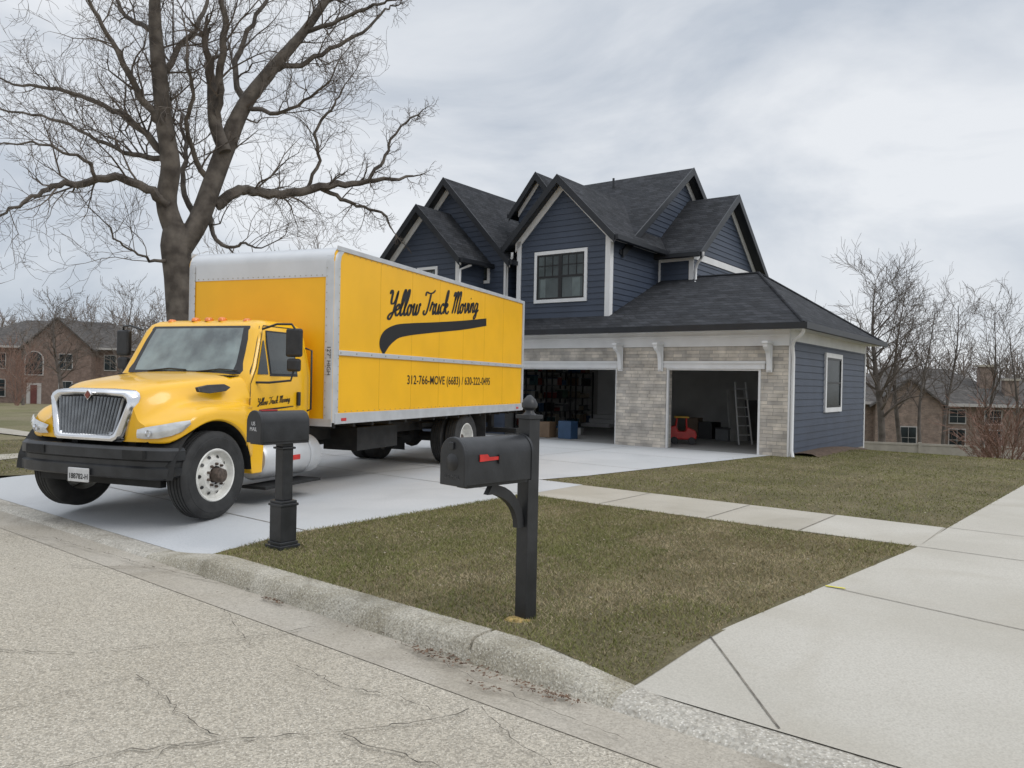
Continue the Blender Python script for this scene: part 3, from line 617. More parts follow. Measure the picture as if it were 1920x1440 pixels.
for y in (1.2,1.85):
    b=MB(); b.lathe([(.263,0),(.268,0),(.268,.05),(.263,.05)],36,Matrix.Translation((.84,y,.56))@Matrix.Rotation(R(-90),4,'X')); b.build('tank_strap',M['alupaint'],tank)
b=MB(); rows=[]
for a in lin(-.15,.1,5): rows.append([V((.84+.2645*math.cos(a),y,.56+.2645*math.sin(a))) for y in (1.42,1.62)])
b.grid(rows); b.build('tank_label',M['red'],tank)
for x in (-.62,-.22,0,.22,.62):
    b=MB(); b.lathe([(.045,-.02),(.045,.01),(.03,.03),(0,.035)],12,Matrix.Translation((x,1.13,2.315-(.02 if abs(x)>.5 else 0)))@Matrix.Diagonal((1,1.5,1,1))); b.build('marker_lamp',M['orange'],truck,smooth=50)
dw,_=script('Yellow Truck Moving',.040,.040,R(4),(.80,1.235),lambda a,c:V((hwz(c)+.006,a,c)),.12); dw.build('door_lettering',M['letter'],truck,recalc=False)
b=MB(); b.poly(*[V((hwz(z)+.006,y,z)) for y,z in ((.83,1.16),(1.5,1.21),(1.5,1.222),(.85,1.19))]); b.build('door_swoosh',M['letter'],truck)
# ================================================================= MAILBOXES
def domed(b,x0,x1,w,z0,z1,n=10):
    r=w; zc=z1-r; prof=[(-w,z0),(w,z0)]+[(w*math.cos(a),zc+r*math.sin(a)) for a in lin(0,math.pi,n)]
    return b.prism([V((x0,y,z)) for y,z in prof],(x1-x0,0,0))
dirm=V((-.70,-.714,0)); ang=math.atan2(dirm.y,dirm.x)
P1=G(985,1160); P1.z=0
mb=thing('mailbox','black mailbox with red side flag on a tall post with ball finial','mailbox',P1,ang)
b=MB(); b.box(-.052,.052,-.052,.052,-.05,1.355); post=b.build('post',M['blackp'],mb,bev=.005)
b=MB(); b.box(-.066,.066,-.066,.066,1.355,1.38); b.lathe([(.05,1.38),(.03,1.40),(.028,1.41),(.052,1.43),(.055,1.455),(.04,1.485),(.015,1.51),(0,1.515)],20); b.build('finial',M['blackp'],mb,smooth=40)
b=MB(); b.box(.05,.60,-.045,.045,.935,.96); b.build('support_arm',M['blackp'],mb)
o_=[]; i_=[]
for a in lin(0,math.pi/2,8):
    o_.append((.055+.30*(1-math.cos(a)),.63+.305*math.sin(a)));  i_.append((.115+.28*(1-math.cos(a)),.63+.245*math.sin(a)) if a<1.3 else (.115+.28*(1-math.cos(a)),.875))
b=MB(); rowsA=[]
for (xo,zo),(xi,zi) in zip(o_,i_): rowsA.append([V((xo,-.022,zo)),V((xo,.022,zo)),V((xi,.022,zi)),V((xi,-.022,zi))])
b.rings(rowsA); b.build('bracket',M['blackp'],mb,smooth=40)
b=MB(); domed(b,.08,.66,.108,.962,1.25,12); body=b.build('box_body',M['blackp'],mb,smooth=40,bev=.004)
b=MB(); domed(b,.655,.685,.114,.955,1.256,12); dr=b.build('box_door',M['blackp'],mb,smooth=40,bev=.006)
b=MB(); domed(b,.07,.09,.113,.957,1.255,12); b.build('box_rim',M['blackp'],mb,smooth=40)
b=MB(); b.box(.685,.70,-.02,.02,1.18,1.225); b.build('door_latch',M['blackp'],mb,bev=.005)
b=MB(); b.lathe([(0,.008),(.05,.006),(.055,0)],20,Matrix.Translation((.685,0,1.10))@Matrix.Rotation(R(90),4,'Y')); b.build('door_emblem',M['black'],mb,smooth=50)
lc=Matrix.Rotation(-ang,4,'Z')@(EYE-P1); sy_=1 if lc.y>0 else -1
b=MB(); yy=sy_*.112; fx=.16
b.prism([V((.40+fx,yy,1.105)),V((.24+fx,yy,1.11)),V((.24+fx,yy,1.13)),V((.32+fx,yy,1.13)),V((.335+fx,yy,1.148)),V((.40+fx,yy,1.148))],(0,sy_*.006,0)); b.build('flag',M['red'],mb)
b=MB(); b.box(.22+fx,.24+fx,min(yy,yy+sy_*.012),max(yy,yy+sy_*.012),1.085,1.14); b.build('flag_pivot',M['black'],mb)
def front_text(t,size,x,z,parent,nm,m):
    Mx=Matrix.Translation((x,0,z))@Matrix.Rotation(R(90),4,'Z')@Matrix.Rotation(R(90),4,'X'); return text_mesh(t,size,Mx,nm,m,parent,0,1,'CENTER')
M['mtext']=mat('embossed_text',(.07,.07,.072),.35)
front_text('U.S. MAIL',.035,.687,1.0,mb,'door_lettering',M['mtext'])
tag(MB().lathe([(0,.02),(.07,.018),(.10,.0)],14,Matrix.Translation(P1+V((-.05,-.04,0)))@Matrix.Diagonal((1,.7,1,1))).build('foam_footing',mat('foam',(.40,.28,.10),.9,0,.3,30,bump=1),smooth=60),'tan hardened foam around the foot of the near mailbox post','footing')
P2=G(530,1027); P2.z=0
mb2=thing('mailbox','black mailbox on a thick stepped pedestal post, beside the truck wheel','mailbox',P2,ang+.12)
b=MB()
for (w,z0_,z1_) in ((.115,-.03,.04),(.10,.04,.07),(.088,.07,.40),(.10,.40,.425),(.088,.425,.45),(.058,.45,.93),(.075,.93,.95),(.058,.95,.985)): b.box(-w,w,-w,w,z0_,z1_)
b.build('post',M['blackp'],mb2,bev=.006)
b=MB(); b.box(-.2,.3,-.10,.10,.985,1.005); b.build('platform',M['blackp'],mb2)
b=MB(); domed(b,-.2,.31,.105,1.006,1.29,12); b.build('box_body',M['blackp'],mb2,smooth=40,bev=.004)
b=MB(); domed(b,.31,.335,.112,1.0,1.297,12); b.build('box_door',M['blackp'],mb2,smooth=40,bev=.005)
front_text('US\nMAIL',.05,.339,1.16,mb2,'door_lettering',M['plate'])
b=MB(); b.box(.10,.27,-.024,.024,1.288,1.30); b.build('flag',mat('dark_red',(.38,.03,.03),.5),mb2,bev=.003)
# ================================================================= HOUSE
TH=R(36.5); hx=V((math.cos(TH),-math.sin(TH),0)); hy=V((math.sin(TH),math.cos(TH),0)); HC=G(1475,857); HC.z=0
def HL(px,py,d):
    q=onp(px,py,HC+hy*d,hy)-HC; return q.dot(hx),q.z
def HS(px,py,x):
    q=onp(px,py,HC+hx*x,hx)-HC; return q.dot(hy),q.z
house=thing('house','dark navy house with black gabled roofs and two open garage doors','house',HC,-TH)
def clip(poly,z,keep_above):
    out=[]; n=len(poly)
    for i in range(n):
        a,c=poly[i],poly[(i+1)%n]; ia=(a[1]>=z)==keep_above or a[1]==z; ic=(c[1]>=z)==keep_above or c[1]==z
        if ia: out.append(a)
        if ia!=ic:
            t=(z-a[1])/(c[1]-a[1]); out.append((a[0]+(c[0]-a[0])*t,z))
    return out
def siding(b,poly,mapf,lap=.165,off=.02):
    z0=min(p[1] for p in poly); z1=max(p[1] for p in poly); z=math.floor(z0/lap)*lap
    while z<z1:
        p=clip(poly,z,True)
        if p: p=clip(p,z+lap,False)
        if len(p)>=3:
            vs=[mapf(u,w,.004+off*(1-(w-z)/lap)) for u,w in p]; b.add(vs,[tuple(range(len(vs)))])
            lo=[q for q in p if abs(q[1]-z)<1e-6]
            if len(lo)>=2:
                u0=min(q[0] for q in lo);u1=max(q[0] for q in lo); b.poly(mapf(u0,z,.004+off),mapf(u1,z,.004+off),mapf(u1,z,.002),mapf(u0,z,.002))
        z+=lap
    b.poly(*[mapf(u,w,0) for u,w in poly])
def FR(y): return lambda u,z,o:V((u,y-o,z))
def RS(x): return lambda u,z,o:V((x+o,u,z))
def LS(x): return lambda u,z,o:V((x-o,u,z))
def wall(poly,mf,m='navy',nm='siding_wall'):
    b=MB(); siding(b,poly,mf); return b.build(nm,M[m],house,recalc=False)
def rect(u0,u1,z0,z1): return [(u0,z0),(u1,z0),(u1,z1),(u0,z1)]
def trim(mf,u0,u1,z0,z1,o0,o1,m='white',nm='trim_board',par=None):
    b=MB(); P=[mf(u0,z0,o0),mf(u1,z0,o0),mf(u1,z1,o0),mf(u0,z1,o0)]; d=mf(0,0,o1)-mf(0,0,o0); b.prism(P,d); return b.build(nm,M[m],par or house)
def window(mf,u0,u1,z0,z1,nv,nh,tr=.09,split=True,curtain=False,gl='hglass',mw=.011):
    w=sub('window',house)
    b=MB()
    for a in ((u0-tr,u1+tr,z1,z1+tr*1.1),(u0-tr,u0,z0,z1),(u1,u1+tr,z0,z1),(u0-tr,u1+tr,z0-tr*1.1,z0)):
        P=[mf(a[0],a[2],.0),mf(a[1],a[2],.0),mf(a[1],a[3],.0),mf(a[0],a[3],.0)]; b.prism(P,mf(0,0,.055)-mf(0,0,0))
    b.build('frame',M['white'],w)
    b=MB(); b.poly(mf(u0,z0,.027),mf(u1,z0,.027),mf(u1,z1,.027),mf(u0,z1,.027)); b.build('pane',M[gl],w)
    b=MB()
    def bar(a0,a1,c0,c1,o=.045): b.prism([mf(a0,c0,.028),mf(a1,c0,.028),mf(a1,c1,.028),mf(a0,c1,.028)],mf(0,0,o)-mf(0,0,.028))
    t=.05
    bar(u0,u0+t,z0,z1);bar(u1-t,u1,z0,z1);bar(u0+t,u1-t,z0,z0+t);bar(u0+t,u1-t,z1-t,z1)
    zm=(z0+z1)/2
    if split=='pair': um=(u0+u1)/2; bar(um-.06,um+.06,z0+t,z1-t); bar(u0+t,um-.06,zm-.028,zm+.028); bar(um+.06,u1-t,zm-.028,zm+.028)
    elif split: bar(u0+t,u1-t,zm-.022,zm+.022)
    for i in range(1,nv):
        u=u0+(u1-u0)*i/nv; bar(u-mw,u+mw,(zm+.022) if split else z0+t,z1-t,.038)
    for i in range(1,nh):
        z=(zm if split else z0)+(z1-(zm if split else z0))*i/nh; bar(u0+t,u1-t,z-mw,z+mw,.038)
    b.build('sash',M['sash'],w)
    if curtain:
        for (a0,a1) in ((u0+.12,u0+.30),(u1-.40,u1-.14)):
            b=MB(); b.poly(mf(a0,z0+.06,.0275),mf(a1,z0+.06,.0275),mf(a1,zm-.06,.0275),mf(a0,zm-.06,.0275)); b.build('blind',mat('blind',(.13,.16,.16),.5),w)
    return w
def slab(b,P,th=.14): b.prism([V(p) for p in P],(0,0,-th))
def gable_roof(axis,c,w,zr,sl,f0,f1,o=.35,front_over=.35,nm='roof',thick=.1):
    T=(lambda u,v,z:V((u,v,z))) if axis=='y' else (lambda u,v,z:V((v,u,z)))
    sg=-1 if f1>f0 else 1
    fo=f0+sg*front_over
    b=MB()
    for s in (-1,1):
        e=w+o; slab(b,[T(c,fo,zr),T(c+s*e,fo,zr-sl*e),T(c+s*e,f1,zr-sl*e),T(c,f1,zr)],thick)
    r=b.build(nm,M['roof'],house)
    for s in (-1,1):
        b=MB(); e=w+o+.01; dz=.24
        P=[T(c,fo+sg*.002,zr+.012),T(c+s*e,fo+sg*.002,zr-sl*e+.012),T(c+s*e,fo+sg*.002,zr-sl*e-dz+.02),T(c,fo+sg*.002,zr-dz)]
        b.prism(P,T(0,sg*.035,0)); b.build('fascia',M['fascia'],house)
        b=MB(); x0=c+s*e; P=[T(x0,fo,zr-sl*e-.0),T(x0+s*.10,fo,zr-sl*e+.0),T(x0+s*.10,fo,zr-sl*e-.12),T(x0,fo,zr-sl*e-.14)]
        b.prism(P,T(0,f1-fo,0)); b.build('gutter',M['fascia'],house)
        b=MB(); e=w+o-.02; th=thick+.01
        b.prism([T(c,fo+(-sg)*.01,zr-th),T(c+s*e,fo-sg*.01,zr-sl*e-th),T(c+s*e,f0,zr-sl*e-th),T(c,f0,zr-th)],(0,0,-.02)); b.build('soffit',M['fascia'],house)
    return r
def rake_trim(mf,c,w,zr,sl,h=.2,top=.13):
    for s in (-1,1):
        b=MB(); P=[mf(c,zr-top,.025),mf(c+s*w,zr-sl*w-top,.025),mf(c+s*w,zr-sl*w-top-h*1.25,.025),mf(c,zr-top-h*1.25,.025)]
        b.prism(P,mf(0,0,.05)-mf(0,0,.025)); b.build('rake_board',M['white'],house)
GW=7.7
x_r0=HL(1425,780,0)[0]; x_r1=HL(1249,780,0)[0]; x_l0=HL(1157,760,0)[0]; x_l1=x_l0-4.85; ZD=HL(1340,690,0)[1]
XW=x_l1-.6; ZE=3.04
def stone(nm,a,c,z0,z1,y0=-.0,y1=.3): MB().box(a,c,y0,y1,z0,z1).build(nm,M['stone'],house)
stone('stone_pillar',x_r0+.0,0.0,-.4,ZD); stone('stone_pillar',x_l0,x_r1,-.1,ZD,-.06,.3); stone('stone_pillar',XW,x_l1,-.1,ZD)
stone('stone_header',XW,0,ZD+.0,2.56,-.0,.28)
for a,c in ((x_r1,x_r0),(x_l1,x_l0)):
    b=MB(); b.box(a-.1,c+.1,-.05,-.003,ZD-.02,ZD+.11); b.box(a-.13,c+.13,-.085,-.003,ZD+.11,ZD+.165)
    b.box(a,a+.05,-.02,.05,0,ZD-.02); b.box(c-.05,c,-.02,.05,0,ZD-.02); b.box(a+.05,c-.05,.0,.06,ZD-.06,ZD-.02); b.build('garage_door_trim',M['white'],house)
    for k in range(3): MB().box(a+.05,c-.05,.5+k*.55,1.03+k*.55,ZD+.16,ZD+.2).build('raised_door_panel',M['white'],house)
b=MB(); b.box(XW,.02,-.035,.0-.003,2.56,2.93); b.build('frieze_board',M['white'],house)
b=MB(); b.box(XW,.045,-.075,-.036,2.78,2.82); b.build('frieze_moulding',M['white'],house)
b=MB(); b.box(.003,.03,-.0,GW,2.68,2.93); b.build('frieze_board',M['white'],house)
b=MB(); b.box(XW,.42,-.43,-.036,2.93,2.96); b.box(.031,.42,-.03,GW+.4,2.93,2.96); b.build('soffit',M['white'],house)
wall(rect(.05,GW,-.5,2.68),RS(0.0))
trim(RS(0),-.0,.11,-.4,2.68,.0,.035,nm='corner_board'); trim(RS(0),GW-.1,GW,-.6,2.68,.0,.035,nm='corner_board')
wy0,wz1=HS(1547,670,0); wy1,wz0=HS(1572,763,0)
window(RS(.01),wy0,wy1,wz0,wz1,1,1,.11)
b=MB(); b.poly(V((0,GW,-.6)),V((XW,GW,-.6)),V((XW,GW,2.9)),V((0,GW,2.9))); b.poly(V((XW,0,-.4)),V((XW,GW,-.4)),V((XW,GW,2.9)),V((XW,0,2.9))); b.build('rear_wall',M['navy'],house)
MB().box(-.02,.012,.1,GW,-.7,-.12).build('foundation',M['walk'],house)
pf,pr=.42,.72; xe=.45; ye0=-.45; ye1=GW+.4; ymid=(ye0+ye1)/2; zt=ZE+pf*(ymid-ye0); xa=xe-(zt-ZE)/pr; xl=XW-.45
b=MB()
slab(b,[(xe,ye0,ZE),(xa,ymid,zt),(xl,ymid,zt),(xl,ye0,ZE)],.09); slab(b,[(xe,ye1,ZE),(xa,ymid,zt),(xe,ye0,ZE)],.09); slab(b,[(xe,ye1,ZE),(xl,ye1,ZE),(xl,ymid,zt),(xa,ymid,zt)],.09)
b.build('garage_roof',M['roof'],house)
MB().box(xl,xe+.10,ye0-.10,ye0-.0,ZE-.13,ZE+.015).build('gutter',M['fascia'],house); MB().box(xe,xe+.10,ye0,ye1+.1,ZE-.13,ZE+.014).build('gutter',M['fascia'],house)
for A_,B_ in (((xe,ye0,ZE),(xa,ymid,zt)),((xe,ye1,ZE),(xa,ymid,zt)),((xa,ymid,zt),(xl,ymid,zt))): MB().tube([V(A_)+V((0,0,.01)),V(B_)+V((0,0,.01))],.04,6).build('ridge_cap',M['roof'],house)
for bx in (x_l0-.02+.14,x_r1-.14,x_r0+.22):
    b=MB(); pr_=[(-.02,2.60),(-.36,2.60),(-.36,2.52),(-.30,2.46)]+[(-.30+.20*math.sin(a)*1.0,2.16+.30*math.cos(a)) for a in lin(.2,1.5,6)]+[(-.09,2.08),(-.09,1.98),(-.02,1.98)]
    b.prism([V((bx-.05,y-.06,z)) for y,z in pr_],(.10,0,0)); b.box(bx-.065,bx+.065,-.10,-.062,1.94,2.56); b.box(bx-.07,bx+.07,-.46,-.062,2.60,2.65); b.build('bracket',M['white'],house,bev=.006)
def spout(pts,nm='downspout',r=.042): MB().tube(pts,r,8).build(nm,M['white'],house,smooth=50)
spout([(.40,-.30,2.95),(.40,-.28,2.86),(.30,-.2,2.76),(.13,-.07,2.66),(.085,-.02,2.55),(.085,.06,2.3),(.085,.06,.15),(.14,.0,-.02)])
b=MB(); b.poly(V((-.12,.0,.016)),V((XW+.1,.0,.016)),V((XW+.1,7.4,.016)),V((-.12,7.4,.016))); b.build('garage_floor',M['gfloor'],house)
b=MB(); b.poly(V((-.14,.3,0)),V((-.14,7.4,0)),V((-.14,7.4,2.7)),V((-.14,.3,2.7))); b.poly(V((XW+.12,.3,0)),V((XW+.12,7.4,0)),V((XW+.12,7.4,2.7)),V((XW+.12,.3,2.7)))
b.poly(V((-.14,7.39,0)),V((XW+.12,7.39,0)),V((XW+.12,7.39,2.7)),V((-.14,7.39,2.7))); b.poly(V((-.14,.29,2.7)),V((XW+.12,.29,2.7)),V((XW+.12,7.4,2.7)),V((-.14,7.4,2.7)))
b.build('interior_wall',M['whitewall'],house,recalc=False)
dx=HL(1139,760,7.3)[0]
MB().box(dx-.45,dx+.45,7.33,7.385,.45,2.35).build('interior_door',M['white'],house)
b=MB()
for k in range(3): b.box(dx-.6,dx+.6,6.4+.3*k,6.7+.3*k,.017,.15*(k+1))
b.build('steps',M['white'],house)
lamp=mat('tube_light',(.9,.92,.95),.5,emit=2.5)
MB().box(x_r0-.75,x_r0-.30,1.9,1.96,2.2,2.24).build('opener_lamp',lamp,house)
MB().box(x_l0-1.5,x_l0-1.1,1.9,1.96,2.2,2.24).build('opener_lamp',lamp,house)
# ---- upper storey
dA=.6; Axl=HL(972,520,dA)[0]; Axr=HL(1143,520,dA)[0]; Ac=(Axl+Axr)/2; Aw=(Axr-Axl)/2; Azr=HL(1050,326,dA-.35)[1]
y3=HS(1237,500,Axr)[0]; X1=HL(1300,500,y3)[0]; yc,zc=HS(1385,365,X1+.35); Xm=Axr-.3; ym,zm=HS(1300,315,Xm+.35)
slA=1.0; ZU=5.62
def pent(c,w,z0,zr,sl,d=.1): return [(c-w,z0),(c+w,z0),(c+w,zr-sl*w-d),(c,zr-d),(c-w,zr-sl*w-d)]
wall(pent(Ac,Aw,2.95,Azr,slA),FR(dA),'navy2'); gable_roof('y',Ac,Aw,Azr,slA,dA,ym,.32,.35); rake_trim(FR(dA),Ac,Aw+.1,Azr,slA)
zeA=Azr-slA*Aw-.12
wall(rect(dA,y3,2.95,zeA),RS(Axr)); wall(rect(dA,3,2.95,zeA),LS(Axl))
trim(FR(dA),Axr-.12,Axr+.035,2.95,zeA-.05,.02,.05,nm='corner_board'); trim(RS(Axr),dA-.02,dA+.12,2.95,zeA-.05,.022,.04,nm='corner_board'); trim(FR(dA),Axl-.03,Axl+.12,2.95,zeA-.05,.02,.05,nm='corner_board')
trim(RS(Axr),dA+.12,y3,zeA-.25,zeA-.03,.022,.04,nm='frieze_board')
u0,z1_=HL(1009,480,dA); u1,z0_=HL(1096,558,dA)
window(FR(dA+.0),u0,u1,z0_,z1_,6,2,.09,'pair',True,'hglass2',.014)
hwc=yc-y3-.02; slc=.76
wall(rect(Axr,X1,2.95,ZU+.1),FR(y3))
trim(FR(y3),X1-.12,X1+.03,3.2,ZU,.02,.05,nm='corner_board'); trim(RS(Axr),y3-.12,y3,3.2,zeA-.25,.022,.04,nm='corner_board'); trim(FR(y3),Axr+.05,X1-.12,ZU-.28,ZU-.08,.02,.045,nm='frieze_board')
wall(pent(yc,hwc,2.95,zc,slc),RS(X1),'navy2'); rake_trim(RS(X1),yc,hwc+.1,zc,slc); trim(RS(X1),y3,yc+hwc,zc-slc*hwc-.42,zc-slc*hwc-.22,.022,.045,nm='frieze_board')
gable_roof('x',yc,hwc,zc,slc,X1,Xm-3,.35,.35)
b=MB(); b.poly(V((X1,yc+hwc,-.6)),V((XW-5,yc+hwc,-.6)),V((XW-5,yc+hwc,5.6)),V((X1,yc+hwc,5.6))); b.poly(V((X1-.002,GW,-.6)),V((X1-.002,yc+hwc,-.6)),V((X1-.002,yc+hwc,3)),V((X1-.002,GW,3))); b.build('rear_wall',M['navy'],house)
slm=.72; hm_=(zm-ZU+.0)/slm
wall(pent(ym,hm_,4.0,zm,slm),RS(Xm),'navy2'); rake_trim(RS(Xm),ym,hm_+.1,zm,slm)
xend=HL(1110,350,ym)[0]-.6
gable_roof('x',ym,hm_,zm,slm,Xm,xend,.35,.35)
XL=-15.2
b=MB(); e=hm_+.35; ze_=zm-slm*e
zl=7.3
slab(b,[(xend+1,ym-e,ze_),(XL+.0,ym-e,ze_),(XL+3,ym,zl),(xend+1,ym,zl)],.1); slab(b,[(xend+1,ym+e,ze_),(XL,ym+e,ze_),(XL+3,ym,zl),(xend+1,ym,zl)],.1); slab(b,[(XL,ym-e,ze_),(XL,ym+e,ze_),(XL+3,ym,zl)],.1)
slab(b,[(xend+.02,ym,zm),(xend+.02,ym-e,ze_),(xend-1.2,ym-e,ze_),(xend-1.2,ym,zl)],.1)
b.build('roof',M['roof'],house)
b=MB(); b.poly(V((xend,ym-hm_,ze_)),V((xend,ym+hm_,ze_)),V((xend,ym,zm-.1))); b.build('siding_wall',M['navy2'],house)
wall(rect(XL,Axl,2.95,ZU),FR(ym-hm_+.02)); wall(rect(ym-hm_,ym+hm_,0,ZU),LS(XL)); 
dT=1.5; tc_,tz=HL(1003,322,dT-.3); tw=.78; wall(pent(tc_,tw,4.5,tz,1.2),FR(dT),'navy2'); gable_roof('y',tc_,tw,tz,1.2,dT,ym,.18,.25); rake_trim(FR(dT),tc_,tw,tz,1.2,.14,.14)
wall(rect(dT,ym,4.5,tz-1.2*tw-.1),LS(tc_-tw)); trim(FR(dT),tc_-.28,tc_+.28,tz-1.3,tz-1.22,.02,.06); trim(FR(dT),tc_-.3,tc_-.22,tz-1.9,tz-1.3,.02,.06)
dL=.6; lc_,lz=HL(832,333,dL-.35); lw=2.35; wall(pent(lc_,lw,2.95,lz,1.06),FR(dL),'navy2'); gable_roof('y',lc_,lw,lz,1.06,dL,ym,.3,.35); rake_trim(FR(dL),lc_,lw+.1,lz,1.06)
dB=-.6; bc_,bz=HL(781,383,dB-.35); bw_=1.45; wall(pent(bc_,bw_,0,bz,1.0),FR(dB),'navy2'); gable_roof('y',bc_,bw_,bz,1.0,dB,dL+.4,.3,.35); rake_trim(FR(dB),bc_,bw_+.1,bz,1.0)
zb=bz-1.0*bw_-.1
wall(rect(dB,dL,0,zb),RS(bc_+bw_)); wall(rect(dB,dL,0,zb),LS(bc_-bw_)); trim(FR(dB),bc_+bw_-.1,bc_+bw_+.03,0,zb-.1,.02,.05,nm='corner_board')
wall(rect(lc_-lw,lc_+lw,0,2.95),FR(dL)); wall(rect(dL,ym,2.95,lz-1.06*lw-.1),RS(lc_+lw)); wall(rect(dL,ym,0,lz-1.06*lw-.1),LS(lc_-lw)); trim(FR(dL),lc_+lw-.12,lc_+lw+.03,2.95,lz-1.06*lw-.15,.02,.05,nm='corner_board')
u0,z1_=HL(882,502,dL); u1,z0_=HL(915,526,dL); window(FR(dL),u0,u1,z0_,z1_,3,2,.08,False,False,'hglass2')
u0,z1_=HL(788,508,dB); u1=HL(818,508,dB)[0]; window(FR(dB),u0,u1,z1_-1.3,z1_,4,2,.08,True,False,'hglass2')
yn=1.2; wall(rect(lc_+lw,Axl,2.95,5.6),FR(yn)); u0,z1_=HL(949,487,yn); u1,z0_=HL(963,553,yn); window(FR(yn),u0,u1,z0_,z1_,1,1,.07)
spout([(X1+.4,y3-.25,ZU-.1),(X1+.4,y3-.25,ZU-.2),(X1+.15,y3-.08,ZU-.42),(X1+.1,y3-.05,ZU-.55),(X1+.1,y3-.05,4.72),(X1+.2,y3-.3,4.62)])
spout([(lc_+lw+.3,dL-.2,5.45),(lc_+lw+.28,dL-.18,5.3),(lc_+lw-.02,dL-.1,5.1),(lc_+lw-.04,dL-.08,3)])
spout([(bc_+bw_+.3,dB+.2,zb-.2),(bc_+bw_+.28,dB+.2,zb-.35),(bc_+bw_+.08,dB-.05,zb-.5),(bc_+bw_+.06,dB-.08,3)])
MB().tube([(Xm-2.3,ym-.6,zm-.5),(Xm-2.3,ym-.6,zm-.1)],.04,8).build('vent_pipe',M['fascia'],house)
# mulch bed
random.seed(6)
rows=[]
for y in lin(.4,GW+1,40):
    rows.append([HC+hx*u+hy*y+V((0,0,terr(*toS(HC+hx*u+hy*y))+h_)) for u,h_ in ((.02,.06),(.25,.07+random.uniform(-.02,.02)),(.45,.06+random.uniform(-.02,.02)),(.65+random.uniform(-.08,.08),-.01))])
b=MB(); b.grid(rows); b.build('mulch_bed',M['mulch'],kind='structure',smooth=80)
# ---- garage contents
def HW(x,y,z=0): return HC+hx*x+hy*y+V((0,0,z+.018))
def obox(name,label,cat,x,y,z,w,d,h,m,group=None,lid=None,rz=0):
    t=thing(name,label,cat,HW(x,y,z),-TH+rz,group)
    MB().box(-w/2,w/2,-d/2,d/2,0,h*(.88 if lid else 1)).build('body',m,t,bev=.012)
    if lid: MB().box(-w/2-.012,w/2+.012,-d/2-.012,d/2+.012,h*.88,h).build('lid',lid,t,bev=.01)
    return t
cm={n:mat('bin_'+n,c,.5,0,.1,5) for n,c in dict(blue=(.03,.07,.14),clear=(.26,.27,.27),grey=(.10,.105,.11),brown=(.17,.11,.065),red=(.17,.03,.025),green=(.05,.09,.06),white=(.36,.36,.35),black=(.02,.02,.022),teal=(.04,.10,.11),beige=(.26,.22,.16)).items()}
red2=mat('toy_red',(.50,.035,.03),.4); yel2=mat('toy_yellow',(.50,.30,.03),.5)
random.seed(21)
WH=('nearest the doors','in the middle','by the steps')
for k,yy_ in enumerate((3.2,4.75,6.3)):
    sxx=XW+.42
    t=thing('storage_shelf','black metal storage shelf on the left garage wall, '+WH[k],'shelf',HW(sxx,yy_),-TH+R(90))
    for a in (-.6,.6):
        for c_ in (-.22,.22): MB().box(a-.02,a+.02,c_-.02,c_+.02,0,2.0).build('upright',cm['black'],t)
    for z in (.15,.6,1.05,1.5,1.95):
        MB().box(-.62,.62,-.24,.24,z-.02,z).build('shelf_board',cm['grey'],t)
    for li,z in enumerate((.15,.6,1.05,1.5,1.95)):
        x=-.56
        while x<.4:
            w=random.uniform(.16,.34); h=random.uniform(.12,.34); cn=random.choice(list(cm)); 
            if x+w>.6: break
            lidn=random.choice([None,'white','grey','blue'])
            obox('storage_box','%s box%s, %s level, garage shelf %s'%(cn,' with '+lidn+' lid' if lidn else '',('bottom','second','third','fourth','top')[li],WH[k]),'box',sxx+.02,yy_+x+w/2,z,w,.36,h,cm[cn],'boxes stored on the garage shelves',cm[lidn] if lidn else None,R(90))
            x+=w+.03
def toPt(px,py,z=.018):
    q=G(px,py,z)-HC; return q.dot(hx),q.dot(hy)
tx_,ty_=toPt(1280,832)
tc=thing('toy_car','red ride-on toy car with yellow roof standing in the right garage bay','toy car',HW(tx_,max(ty_,.6)),-TH+R(25))
b=MB(); b.prism([V((x_,-.19,z_)) for x_,z_ in ((-.33,.12),(.33,.12),(.37,.22),(.34,.36),(.12,.46),(.05,.34),(-.12,.34),(-.18,.50),(-.34,.46),(-.37,.25))],(0,.38,0)); b.build('body',red2,tc,bev=.04,segs=3)
for x_ in (.10,-.20):
    for y_ in (-.16,.16): MB().tube([(x_,y_,.36),(x_*.8,y_*.95,.72)],.022,8).build('roof_pillar',red2,tc)
b=MB(); b.box(-.24,.16,-.19,.19,.70,.745); b.build('roof',yel2,tc,bev=.02,segs=3)
for x_ in (-.23,.23):
    for y_ in (-.2,.2): MB().lathe([(0,-.03),(.09,-.03),(.1,-.01),(.1,.01),(.09,.03),(0,.03)],16,Matrix.Translation((x_,y_,.10))@Matrix.Rotation(R(90),4,'X')).build('wheel',cm['black'],tc,smooth=40)
lx,ly=toPt(1398,834)
ld=thing('ladder','pale aluminium step ladder leaning in the right garage bay','ladder',HW(lx,max(ly,.6)),-TH+R(50))
for s in(-1,1): MB().tube([(s*.2,0,0),(s*.16,.35,1.7)],.022,6).build('rail',M['alu'],ld)
for k in range(6):
    z=.25+k*.25; y_=.35*z/1.7; MB().box(-.19+.02*k/6,.19-.02*k/6,y_-.03,y_+.03,z,z+.025).build('rung',M['alu'],ld)
